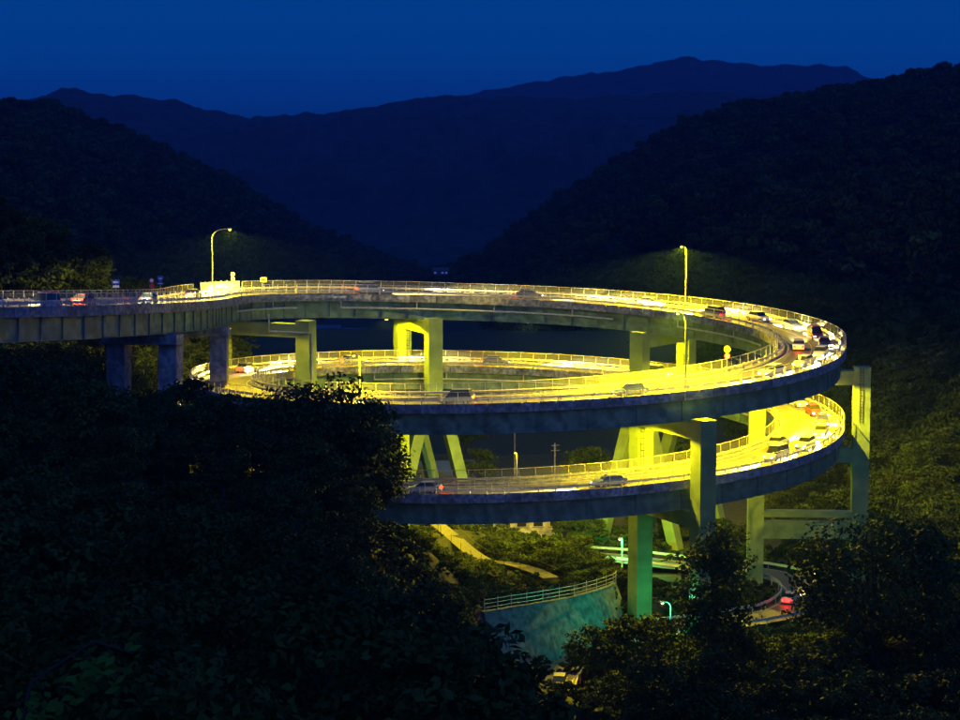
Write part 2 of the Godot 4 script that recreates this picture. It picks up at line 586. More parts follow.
# ------------------------------------------------------------------ lamps and signs
func lamp_light(at: Vector3, color: Color, energy: float, size := 0.1, half_angle := 82.0) -> void:
	# a shaded lamp: it shines downwards only
	var l := SpotLight3D.new()
	l.light_color = color
	l.light_energy = energy
	l.light_size = size
	l.spot_angle = half_angle
	l.spot_angle_attenuation = 0.15
	l.spot_range = 150.0
	l.spot_attenuation = 2.0
	l.shadow_enabled = true
	add_child(l)
	l.look_at_from_position(at, at + Vector3.DOWN, Vector3.RIGHT)

func street_lamp(label: String, at: Vector3, towards: Vector3, height: float, reach: float, m: Material, color: Color, energy: float) -> void:
	var t := thing("street_lamp", label, "street lamp", at)
	var d := Vector3(towards.x, 0, towards.z).normalized()
	var pole := mb()
	add_tube(pole, [Vector3.ZERO, Vector3.UP * height * 0.86], [0.12, 0.085], 10)
	obj("pole", pole.commit(), M.pole, t)
	obj("base_plate", box_mesh(Vector3(0.42, 0.06, 0.42), 0.01, Vector3(0, 0.03, 0)), M.pole, t)
	var arm := mb()
	var pts := []
	var rr := []
	for k in 9:
		var w := PI / 2.0 * k / 8.0
		pts.append(Vector3.UP * height * 0.86 + d * reach * (1.0 - cos(w)) * 0.8 + Vector3.UP * height * 0.14 * sin(w))
		rr.append(0.085 - 0.003 * k)
	pts.append(Vector3.UP * height + d * reach)
	rr.append(0.055)
	add_tube(arm, pts, rr, 8)
	obj("arm", arm.commit(), M.pole, t)
	var hx := Transform3D(Basis(d, Vector3.UP, d.cross(Vector3.UP)), Vector3.UP * (height - 0.02) + d * (reach + 0.25))
	var head := obj("lamp_head", extrude(PackedVector2Array([Vector2(-0.38, 0.0), Vector2(0.36, 0.0), Vector2(0.3, 0.14), Vector2(-0.2, 0.2), Vector2(-0.38, 0.1)]), 0.3), M.pole, t, hx)
	obj("lamp_lens", ball_mesh(0.172, 0.9), m, head, Transform3D(Basis.IDENTITY, Vector3(0.0, -0.08, 0)))
	var bulb := at + Vector3.UP * (height - 0.12) + d * (reach + 0.25)
	if m == M.lamp_green:
		var l := OmniLight3D.new()
		l.light_color = color
		l.light_energy = energy
		l.light_size = 0.12
		l.omni_range = 150.0
		l.omni_attenuation = 2.0
		l.shadow_enabled = true
		l.position = bulb
		add_child(l)
	else:
		lamp_light(bulb, color, energy)

func under_lamp(theta: float, u: float, energy: float) -> void:
	# sodium floodlight bolted to the girder's bottom, lighting the turn below
	var at := at_ring(theta, RING + u, -3.36)
	var t := thing("deck_lamp", "sodium lamp bolted under the girder of the upper turn", "lamp", at, -theta, "lamps under the upper turn")
	obj("bracket", box_mesh(Vector3(0.1, 0.16, 0.1), 0.0, Vector3(0, -0.08, 0)), M.pole, t)
	obj("housing", box_mesh(Vector3(0.5, 0.14, 0.34), 0.03, Vector3(0, -0.23, 0)), M.pole, t)
	obj("lamp_lens", box_mesh(Vector3(0.4, 0.1, 0.26), 0.03, Vector3(0, -0.352, 0)), M.lamp_yellow, t)
	lamp_light(at + Vector3.DOWN * 0.352, SODIUM, energy, 0.05, 82.0)

func disc(r: float, thick: float) -> ArrayMesh:
	var poly := PackedVector2Array()
	for k in 20:
		poly.append(Vector2(cos(TAU * k / 20), sin(TAU * k / 20)) * r)
	return extrude(poly, thick)

func sign_post(called: String, label: String, at: Vector3, face: Vector3, height: float, plates: Array) -> void:
	# plates: [kind, centre height, size, material]
	var d := Vector3(face.x, 0, face.z).normalized()
	var t := thing(called, label, "road sign", at, atan2(d.x, d.z))
	obj("post", tube_mesh([Vector3.ZERO, Vector3.UP * height], 0.045, 8), M.zinc, t)
	for p in plates:
		var z := 0.07
		if p[0] == "disc":
			var o := obj("sign_disc", disc(p[2], 0.03), p[3], t, Transform3D(Basis.IDENTITY, Vector3(0, p[1], z)))
			obj("sign_face", disc(p[2] * 0.68, 0.012), p[4], o, Transform3D(Basis.IDENTITY, Vector3(0, 0, 0.024)))
		elif p[0] == "shield":
			var w: float = p[2]
			var poly := PackedVector2Array([Vector2(-w, w * 0.8), Vector2(0, w * 0.95), Vector2(w, w * 0.8), Vector2(w * 0.9, 0), Vector2(w * 0.45, -w * 0.75), Vector2(0, -w), Vector2(-w * 0.45, -w * 0.75), Vector2(-w * 0.9, 0)])
			var o2 := obj("sign_shield", extrude(poly, 0.03), p[3], t, Transform3D(Basis.IDENTITY, Vector3(0, p[1], z)))
			obj("sign_bar", box_mesh(Vector3(w * 1.1, w * 0.22, 0.012)), M.sign_white, o2, Transform3D(Basis.IDENTITY, Vector3(0, w * 0.1, 0.024)))
		else:
			var size: Vector2 = p[2]
			var o3 := obj("sign_plate", box_mesh(Vector3(size.x, size.y, 0.03)), p[3], t, Transform3D(Basis.IDENTITY, Vector3(0, p[1], z)))
			if p.size() > 4:
				obj("sign_mark", box_mesh(Vector3(size.x * 0.7, size.y * 0.3, 0.012)), p[4], o3, Transform3D(Basis.IDENTITY, Vector3(0, 0, 0.024)))

# ------------------------------------------------------------------ cars
func make_car(called: String, label: String, paint: Color, s: float, down: bool, tall := false, lit := 1.0) -> Node3D:
	var u := 1.72 if down else -1.72
	var f := frame(s)
	var d: Vector3 = f[1] if down else -f[1]
	return car_at(called, label, paint, on_road(s, u, 0.008), d, tall, lit)

func car_at(called: String, label: String, paint: Color, at: Vector3, d: Vector3, tall: bool, lit: float) -> Node3D:
	# local +x is the car's front
	var t := thing(called, label, "car", at, 0.0)
	d = d.normalized()
	var z := d.cross(Vector3.UP).normalized()
	t.basis = Basis(d, z.cross(d), z)
	var h := 1.78 if tall else 1.42
	var pm := mat(paint, 0.32, 0.15)
	pm.clearcoat_enabled = true
	pm.clearcoat = 0.6
	var st := mb()
	# cross sections along the body: x, bottom, waist height, half width
	var secs := [[-2.08, 0.42, 0.72, 0.70], [-2.0, 0.26, 0.92, 0.80], [-1.3, 0.2, 0.96, 0.84], [0.7, 0.2, 0.93, 0.84], [1.6, 0.22, 0.80, 0.82], [2.0, 0.26, 0.68, 0.76], [2.1, 0.4, 0.58, 0.66]]
	var rings := []
	for k in secs:
		rings.append([Vector3(k[0], k[1], -k[3] * 0.94), Vector3(k[0], (k[1] + k[2]) / 2, -k[3]), Vector3(k[0], k[2], -k[3] * 0.92), Vector3(k[0], k[2] + 0.03, 0), Vector3(k[0], k[2], k[3] * 0.92), Vector3(k[0], (k[1] + k[2]) / 2, k[3]), Vector3(k[0], k[1], k[3] * 0.94)])
	for i in rings.size() - 1:
		var mid := Vector3((secs[i][0] + secs[i + 1][0]) / 2, 0.55, 0)
		for j in 7:
			var n := (j + 1) % 7
			var c: Vector3 = (rings[i][j] + rings[i + 1][n]) / 2
			quad(st, rings[i][j], rings[i][n], rings[i + 1][n], rings[i + 1][j], c - mid)
	for e in [0, rings.size() - 1]:
		for j in range(1, 6):
			tri(st, rings[e][0], rings[e][j], rings[e][j + 1], Vector3.LEFT if e == 0 else Vector3.RIGHT)
	obj("body", st.commit(), pm, t)
	st = mb()
	var x0 := -1.95 if tall else -1.55
	var x1 := 0.95 if tall else 0.75
	hexa(st, [Vector3(x0, 0.93, -0.76), Vector3(x1 + 0.25, 0.88, -0.76), Vector3(x1 + 0.25, 0.88, 0.76), Vector3(x0, 0.93, 0.76), Vector3(x0 + 0.3, h - 0.05, -0.6), Vector3(x1 - 0.5, h - 0.05, -0.6), Vector3(x1 - 0.5, h - 0.05, 0.6), Vector3(x0 + 0.3, h - 0.05, 0.6)])
	obj("cabin_glass", st.commit(), M.glass, t)
	obj("roof", box_mesh(Vector3(x1 - x0 - 0.72, 0.07, 1.24), 0.03, Vector3((x0 + x1) / 2 - 0.1, h - 0.03, 0)), pm, t)
	for w in [[-1.28, -0.76], [-1.28, 0.76], [1.3, -0.76], [1.3, 0.76]]:
		var wheel := obj("wheel", tube_mesh([Vector3(0, 0, -0.09), Vector3(0, 0, 0.09)], 0.31, 14), M.tyre, t, Transform3D(Basis.IDENTITY, Vector3(w[0], 0.31, w[1])))
		obj("rim", tube_mesh([Vector3(0, 0, signf(w[1]) * 0.08), Vector3(0, 0, signf(w[1]) * 0.1)], 0.19, 10), M.rim, wheel)
	for k in [-1.0, 1.0]:
		obj("headlight", box_mesh(Vector3(0.1, 0.14, 0.28), 0.03), M.headlight, t, Transform3D(Basis.IDENTITY, Vector3(2.07, 0.55, k * 0.55)))
		obj("taillight", box_mesh(Vector3(0.08, 0.16, 0.26), 0.03), M.taillight, t, Transform3D(Basis.IDENTITY, Vector3(-2.07, 0.66, k * 0.58)))
	if lit > 0.0:
		var l := SpotLight3D.new()
		l.light_color = Color(1.0, 0.9, 0.55)
		l.light_energy = 6000.0 * lit
		l.light_size = 0.06
		l.spot_range = 150.0
		l.spot_attenuation = 2.0
		l.spot_angle = 13.0
		l.spot_angle_attenuation = 0.7
		l.shadow_enabled = true
		add_child(l)
		var p := t.transform * Vector3(2.16, 0.55, 0.0)
		l.look_at_from_position(p, p + d * 10.0 + Vector3.DOWN * 1.2)
	var r := OmniLight3D.new()
	r.light_color = Color(1.0, 0.05, 0.03)
	r.light_energy = 2.5
	r.light_size = 0.15
	r.omni_range = 40.0
	r.omni_attenuation = 2.0
	r.shadow_enabled = true
	r.position = t.transform * Vector3(-2.3, 0.66, 0)
	add_child(r)
	return t

# ------------------------------------------------------------------ the land
var marks: Array[Vector3] = []

func ground_y(x: float, z: float) -> float:
	var sum := 0.0
	var w := 0.0
	for m in marks:
		var d2 := (m.x - x) * (m.x - x) + (m.z - z) * (m.z - z) + 4.0
		var k := 1.0 / (d2 * d2)
		sum += m.y * k
		w += k
	return sum / w

func make_ground() -> void:
	marks = [
		Vector3(0, 26, 292), Vector3(-25, 27, 292), Vector3(25, 24, 292), Vector3(0, 18.5, 270), Vector3(-20, 19, 270), Vector3(20, 17, 270), Vector3(0, 10, 248), Vector3(-18, 11, 248), Vector3(20, 9, 248), Vector3(-60, 22, 270), Vector3(60, 14, 270), Vector3(0, 24, 310), Vector3(-60, 26, 310), Vector3(60, 20, 310),
		Vector3(-14, 0, 230), Vector3(-5, -1, 230), Vector3(15, -4, 225), Vector3(-40, 6, 220), Vector3(-27, -2, 170), Vector3(-16, -4, 170), Vector3(-5, -10, 165), Vector3(5, -20, 150), Vector3(20, -18, 180), Vector3(-50, 3, 160),
		Vector3(-47, -3, 95), Vector3(-36, -5, 92), Vector3(-26, -8, 90), Vector3(-16, -9, 78), Vector3(-9, -14, 76), Vector3(-5, -21, 75), Vector3(2, -30, 74), Vector3(-70, 2, 100), Vector3(-29, -11.5, 64), Vector3(-24, -12, 66), Vector3(-20, -11, 67), Vector3(-33, -10, 68), Vector3(-60, -2, 60), Vector3(-38, -12, 50), Vector3(-24, -16, 40), Vector3(-12, -23, 36), Vector3(-2, -29, 46),
		Vector3(-35, -21, 0), Vector3(-30, -20, 22), Vector3(-52, -12, 0), Vector3(-38, -21, -20), Vector3(-60, -10, -30), Vector3(-74, 4, -45), Vector3(-90, 12, -50), Vector3(-60, -6, -60),
		Vector3(0, -35, -4), Vector3(-14, -29, 0), Vector3(-3.6, -31.6, -10), Vector3(4, -31.2, 20), Vector3(9, -31.2, 27), Vector3(3, -29, 44), Vector3(14, -31.5, 22),
		Vector3(20, -36.8, -10), Vector3(30, -36, 0), Vector3(33, -36.4, -8), Vector3(40, -36, 10), Vector3(46, -36, 6), Vector3(25, -36, 28), Vector3(10.4, -36.2, 44), Vector3(8, -36.2, 56), Vector3(7, -36, 66), Vector3(14, -36.2, 38), Vector3(20.5, -36.2, 32), Vector3(34, -36.2, 25), Vector3(40, -36.1, 20), Vector3(52, -34, 20), Vector3(7, -35, 85), Vector3(12, -36, 56),
		Vector3(5.3, -36.3, 51.5), Vector3(8.9, -36.3, 46.5), Vector3(3.4, -36, 57), Vector3(2, -34.5, 64), Vector3(1.2, -28.6, 48), Vector3(5.4, -29.2, 42), Vector3(9.5, -30.2, 36), Vector3(-4, -27, 54), Vector3(-9, -22, 52), Vector3(25, -35, 72), Vector3(18, -35.5, 62), Vector3(38, -29, 85), Vector3(50, -30, 74), Vector3(19, -31, 110), Vector3(29, -27, 130), Vector3(42, -27, 110), Vector3(62, -26, 60), Vector3(62, -33, 0), Vector3(80, -30, -40), Vector3(65, -16, 140), Vector3(90, -14, 60),
		Vector3(0, -38, -40), Vector3(12, -39.5, -46), Vector3(-20, -35, -40), Vector3(-8, -47, -140), Vector3(20, -45, -120), Vector3(0, -52, -220), Vector3(-60, -38, -150), Vector3(-100, -20, -160), Vector3(60, -46, -140), Vector3(40, -40, -60), Vector3(100, -36, -80), Vector3(140, -30, -120),
		Vector3(-62, -66, -600), Vector3(0, -76, -700), Vector3(-150, -60, -600), Vector3(120, -70, -600), Vector3(0, -100, -1200), Vector3(-300, -80, -1000), Vector3(300, -80, -1000), Vector3(0, -112, -1700), Vector3(900, -100, -1500), Vector3(-900, -100, -1500), Vector3(-500, -20, 0), Vector3(500, -20, 0), Vector3(-500, 0, 300), Vector3(500, 0, 300)]
	var xs := []
	var x := -900.0
	while x <= 900.0:
		xs.append(x)
		x += 2.5 if absf(x) < 90.0 else (10.0 if absf(x) < 200.0 else 70.0)
	var zs := []
	var z := 330.0
	while z >= -1800.0:
		zs.append(z)
		z -= 2.5 if z > -70.0 else (10.0 if z > -260.0 else 60.0)
	var n := FastNoiseLite.new()
	n.seed = 5
	n.frequency = 0.09
	struct("ground", grid_mesh(xs.size(), zs.size(), func(i, j):
		var k := clampf((absf(xs[i] - 26.0) - 14.0) / 8.0, 0.0, 1.0)
		return Vector3(xs[i], ground_y(xs[i], zs[j]) + n.get_noise_2d(xs[i], zs[j]) * 0.7 * k, zs[j])), M.ground)
	var st := mb()
	quad(st, Vector3(-12000, -113, 2000), Vector3(12000, -113, 2000), Vector3(12000, -113, -12000), Vector3(-12000, -113, -12000), Vector3.UP)
	struct("plain", st.commit(), M.hill)

func grid_mesh(nu: int, nv: int, f: Callable) -> ArrayMesh:
	var v := PackedVector3Array()
	var nn := PackedVector3Array()
	var idx := PackedInt32Array()
	v.resize(nu * nv)
	nn.resize(nu * nv)
	for j in nv:
		for i in nu:
			v[j * nu + i] = f.call(i, j)
	for j in nv:
		for i in nu:
			var a := v[j * nu + mini(i + 1, nu - 1)] - v[j * nu + maxi(i - 1, 0)]
			var b := v[mini(j + 1, nv - 1) * nu + i] - v[maxi(j - 1, 0) * nu + i]
			var m := a.cross(b).normalized()
			nn[j * nu + i] = m if m.y >= 0.0 else -m
	for j in nv - 1:
		for i in nu - 1:
			var a := j * nu + i
			var n := (v[a + 1] - v[a]).cross(v[a + nu] - v[a])
			if n.y > 0.0:
				idx.append_array([a, a + nu, a + 1, a + 1, a + nu, a + nu + 1])
			else:
				idx.append_array([a, a + 1, a + nu, a + 1, a + nu + 1, a + nu])
	var arr := []
	arr.resize(Mesh.ARRAY_MAX)
	arr[Mesh.ARRAY_VERTEX] = v
	arr[Mesh.ARRAY_NORMAL] = nn
	arr[Mesh.ARRAY_INDEX] = idx
	var m := ArrayMesh.new()
	m.add_surface_from_arrays(Mesh.PRIMITIVE_TRIANGLES, arr)
	return m

func poly_at(p: Array, k: float) -> Vector3:
	var i := clampi(int(k), 0, p.size() - 2)
	return p[i].lerp(p[i + 1], smoothstep(0.0, 1.0, k - i) * 0.35 + (k - i) * 0.65)

func make_hill(called: String, crest: Array, foot: Array, nu: int, nv: int, rough: float, freq: float, seed_: int, bumpy := 0.14, m: Material = null) -> Callable:
	# a slope from its foot up to the crest and down again behind; returns the surface as a function of u, v in 0..1
	var n := FastNoiseLite.new()
	n.seed = seed_
	n.frequency = freq
	n.fractal_octaves = 5
	var surf := func(u: float, v: float) -> Vector3:
		var c := poly_at(crest, u * (crest.size() - 1))
		var f := poly_at(foot, u * (foot.size() - 1))
		var p: Vector3
		if v <= 0.8:
			var k := v / 0.8
			p = f.lerp(c, k)
			p.y = lerpf(f.y, c.y, pow(k, 0.9))
			p.y += (n.get_noise_2d(p.x, p.z) * rough - absf(n.get_noise_2d(p.x * 2.3 + 900.0, p.z * 0.8)) * rough * 0.9) * sin(k * PI) + n.get_noise_2d(p.x * 4.3, p.z * 4.3) * rough * bumpy * k
		else:
			var k2 := (v - 0.8) / 0.2
			p = c + Vector3(c.x * 0.15, 0, -absf(c.z) * 0.18) * k2
			p.y = lerpf(c.y, -115.0, k2 * k2) + n.get_noise_2d(c.x * 4.3, c.z * 4.3) * rough * bumpy
		return p
	struct(called, grid_mesh(nu, nv, func(i, j): return surf.call(float(i) / (nu - 1), float(j) / (nv - 1))), m if m else M.hill)
	return surf

# ------------------------------------------------------------------ trees
func leafy(v: PackedVector3Array, nn: PackedVector3Array, cc: PackedColorArray, p: Vector3, dir: Vector3, size: float, c: Color, r: RandomNumberGenerator) -> void:
	var a := dir.cross(Vector3(r.randf() - 0.5, r.randf() - 0.5, r.randf() - 0.5)).normalized()
	var b := dir.cross(a).normalized()
	var l := size * r.randf_range(0.7, 1.3)
	var w := l * r.randf_range(0.4, 0.7)
	var p0 := p - a * l
	var p1 := p + b * w + dir * l * 0.12
	var p2 := p + a * l
	var p3 := p - b * w + dir * l * 0.12
	for t in [p0, p1, p2, p0, p2, p3]:
		v.append(t)
		nn.append(dir)
		cc.append(c)

func leaf_mesh(v: PackedVector3Array, nn: PackedVector3Array, cc: PackedColorArray) -> ArrayMesh:
	var arr := []
	arr.resize(Mesh.ARRAY_MAX)
	arr[Mesh.ARRAY_VERTEX] = v
	arr[Mesh.ARRAY_NORMAL] = nn
	arr[Mesh.ARRAY_COLOR] = cc
	var m := ArrayMesh.new()
	m.add_surface_from_arrays(Mesh.PRIMITIVE_TRIANGLES, arr)
	return m

func crown(seed_: int, mid: Vector3, rad: Vector3, clumps: int, per: int, leaf: float, base: Color) -> Array:
	# returns the crown mesh and the clump centres
	var r := RandomNumberGenerator.new()
	r.seed = seed_
	var v := PackedVector3Array()
	var nn := PackedVector3Array()
	var cc := PackedColorArray()
	var spots := []
	for k in clumps:
		var up := r.randf_range(-0.75, 1.0)
		var w := r.randf() * TAU
		var flat := sqrt(maxf(0.0, 1.0 - up * up))
		var reach := r.randf_range(0.45, 1.0) if k % 4 == 0 else r.randf_range(0.72, 1.05)
		var c := mid + Vector3(cos(w) * flat * rad.x, up * rad.y, sin(w) * flat * rad.z) * reach
		spots.append(c)
		var cs := (rad.x + rad.y) * r.randf_range(0.13, 0.23)
		var tone := base * r.randf_range(0.65, 1.35)
		for i in per:
			var d := Vector3(r.randfn(), r.randfn() * 0.8 + 0.25, r.randfn()).normalized()
			var p := c + Vector3(d.x, d.y * 0.5, d.z) * cs * pow(r.randf(), 0.4)
			var f := r.randf_range(0.8, 1.2)
			var out := (d * 0.6 + Vector3(r.randfn(), r.randfn() + 0.7, r.randfn()) * 0.55).normalized()
			leafy(v, nn, cc, p, out, leaf, Color(tone.r * f, tone.g * f, tone.b * f), r)
	return [leaf_mesh(v, nn, cc), spots]

func make_tree(called: String, label: String, group: String, seed_: int, height: float, spread: float, clumps: int, per: int, leaf: float, base: Color) -> Node3D:
	var t := thing(called, label, "tree", Vector3.ZERO, 0.0, group)
	var r := RandomNumberGenerator.new()
	r.seed = seed_ + 99
	var mid := Vector3(0, height * 0.62, 0)
	var cm := crown(seed_, mid, Vector3(spread, height * 0.36, spread), clumps, per, leaf, base)
	var st := mb()
	var bend := Vector3(r.randf_range(-0.5, 0.5), 0, r.randf_range(-0.5, 0.5))
	add_tube(st, [Vector3(0, -0.8, 0), Vector3(0, height * 0.2, 0) + bend * 0.4, Vector3(0, height * 0.45, 0) + bend, Vector3(0, height * 0.8, 0)], [height * 0.028, height * 0.022, height * 0.016, height * 0.004], 7)
	for k in mini(10, cm[1].size()):
		var e: Vector3 = cm[1][k * cm[1].size() / 10]
		var a := Vector3(0, height * r.randf_range(0.28, 0.5), 0) + bend * 0.7
		add_tube(st, [a, a.lerp(e, 0.5) + Vector3.UP * 0.3, e], [height * 0.01, height * 0.006, 0.02], 5, false)
	obj("trunk", st.commit(), M.bark, t)
	obj("crown", cm[0], M.leaf, t)
	return t

func forest(called: String, label: String, surf: Callable, count: int, v0: float, v1: float, lo: float, hi: float, mesh: Mesh, seed_: int, u0 := 0.0, u1 := 1.0) -> void:
	var r := RandomNumberGenerator.new()
	r.seed = seed_
	var mm := MultiMesh.new()
	mm.transform_format = MultiMesh.TRANSFORM_3D
	mm.use_colors = true
	mm.mesh = mesh
	mm.instance_count = count
	for k in count:
		var p: Vector3 = surf.call(r.randf_range(u0, u1), lerpf(v0, v1, sqrt(r.randf())))
		var s := r.randf_range(lo, hi)
		mm.set_instance_transform(k, Transform3D(Basis(Vector3.UP, r.randf() * TAU).scaled(Vector3(s, s * r.randf_range(0.8, 1.35), s)), p - Vector3.UP * s * 0.15))
		var t := r.randf_range(0.6, 1.4)
		mm.set_instance_color(k, Color(t, t * r.randf_range(0.9, 1.1), t * r.randf_range(0.8, 1.1)))
	var o := MultiMeshInstance3D.new()
	o.multimesh = mm
	o.material_override = M.leaf
	o.name = numbered(called)
	add_child(o)
	o.set_meta("kind", "stuff")
	o.set_meta("label", label)
	o.set_meta("category", "forest")

# ------------------------------------------------------------------ buildings of the valley
func house(called: String, label: String, at: Vector3, turn: float, size: Vector3, wall: Material, roof: Material, rows: int, cols: int, gable: bool, lit: Array, pane: Material) -> void:
	var t := thing(called, label, "building", at, turn)
	obj("wall", box_mesh(size, 0.0, Vector3(0, size.y / 2, 0)), wall, t)
	if gable:
		var g := extrude(PackedVector2Array([Vector2(-size.z / 2 - 0.6, 0), Vector2(size.z / 2 + 0.6, 0), Vector2(0, size.z * 0.32)]), size.x + 1.0)
		obj("roof", g, roof, t, Transform3D(Basis(Vector3.UP, PI / 2), Vector3(0, size.y + 0.01, 0)))
	else:
		obj("roof", box_mesh(Vector3(size.x + 0.5, 0.3, size.z + 0.5), 0.05, Vector3(0, size.y + 0.16, 0)), roof, t)
	for r in rows:
		for c in cols:
			var w := size.x / cols * 0.62
			var p := Vector3(-size.x / 2 + size.x * (c + 0.5) / cols, size.y * (r + 0.55) / rows, size.z / 2)
			var win := obj("window", box_mesh(Vector3(w, size.y / rows * 0.42, 0.08)), M.rail, t, Transform3D(Basis.IDENTITY, p + Vector3(0, 0, 0.03)))
			obj("window_pane", box_mesh(Vector3(w - 0.16, size.y / rows * 0.42 - 0.16, 0.03)), pane if (r * cols + c) in lit else M.glass, win, Transform3D(Basis.IDENTITY, Vector3(0, 0, 0.035)))
			obj("sill", box_mesh(Vector3(w + 0.2, 0.08, 0.2)), M.concrete, win, Transform3D(Basis.IDENTITY, Vector3(0, -size.y / rows * 0.21 - 0.05, 0.08)))

func utility_pole(label: String, at: Vector3, h: float) -> void:
	var t := thing("utility_pole", label, "utility pole", at, 0.4, "utility poles in the valley")
	obj("pole", tube_mesh([Vector3(0, -0.5, 0), Vector3(0, h, 0)], 0.16, 8), M.concrete, t)
	for y in [h - 0.5, h - 1.5]:
		obj("crossarm", box_mesh(Vector3(1.8, 0.12, 0.12), 0.0, Vector3(0, y, 0.2)), M.pole, t)

# ------------------------------------------------------------------ valley road
func flat_strip(pts: Array, u0: float, u1: float, lift: float) -> ArrayMesh:
	var st := mb()
	var last := []
	for i in pts.size():
		var t: Vector3 = (pts[mini(i + 1, pts.size() - 1)] - pts[maxi(i - 1, 0)]).normalized()
		var side := Vector3.UP.cross(t).normalized()
		var row := [pts[i] + side * u0 + Vector3.UP * lift, pts[i] + side * u1 + Vector3.UP * lift]
		if i > 0:
			quad(st, last[0], last[1], row[1], row[0], Vector3.UP)
		last = row
	return st.commit()

func bar_strip(pts: Array, u: float, y0: float, y1: float, w: float) -> ArrayMesh:
	var st := mb()
	var last := []
	for i in pts.size():
		var t: Vector3 = (pts[mini(i + 1, pts.size() - 1)] - pts[maxi(i - 1, 0)]).normalized()
		var side := Vector3.UP.cross(t).normalized()
		var row := []
		for k in [[-w, y0], [w, y0], [w, y1], [-w, y1]]:
			row.append(pts[i] + side * (u + k[0]) + Vector3.UP * k[1])
		if i > 0:
			for k in 4:
				var j := (k + 1) % 4
				var c: Vector3 = (row[k] + row[j]) / 2.0
				quad(st, last[k], last[j], row[j], row[k], c - (row[0] + row[2]) / 2.0)
		last = row
	return st.commit()

func smooth_line(p: Array, per: int) -> Array:
	var out := []
	for i in range(1, p.size() - 2):
		for k in per:
			var q := spline(Vector2(p[i - 1].x, p[i - 1].z), Vector2(p[i].x, p[i].z), Vector2(p[i + 1].x, p[i + 1].z), Vector2(p[i + 2].x, p[i + 2].z), float(k) / per)
			out.append(Vector3(q.x, lerpf(p[i].y, p[i + 1].y, float(k) / per), q.y))
	return out

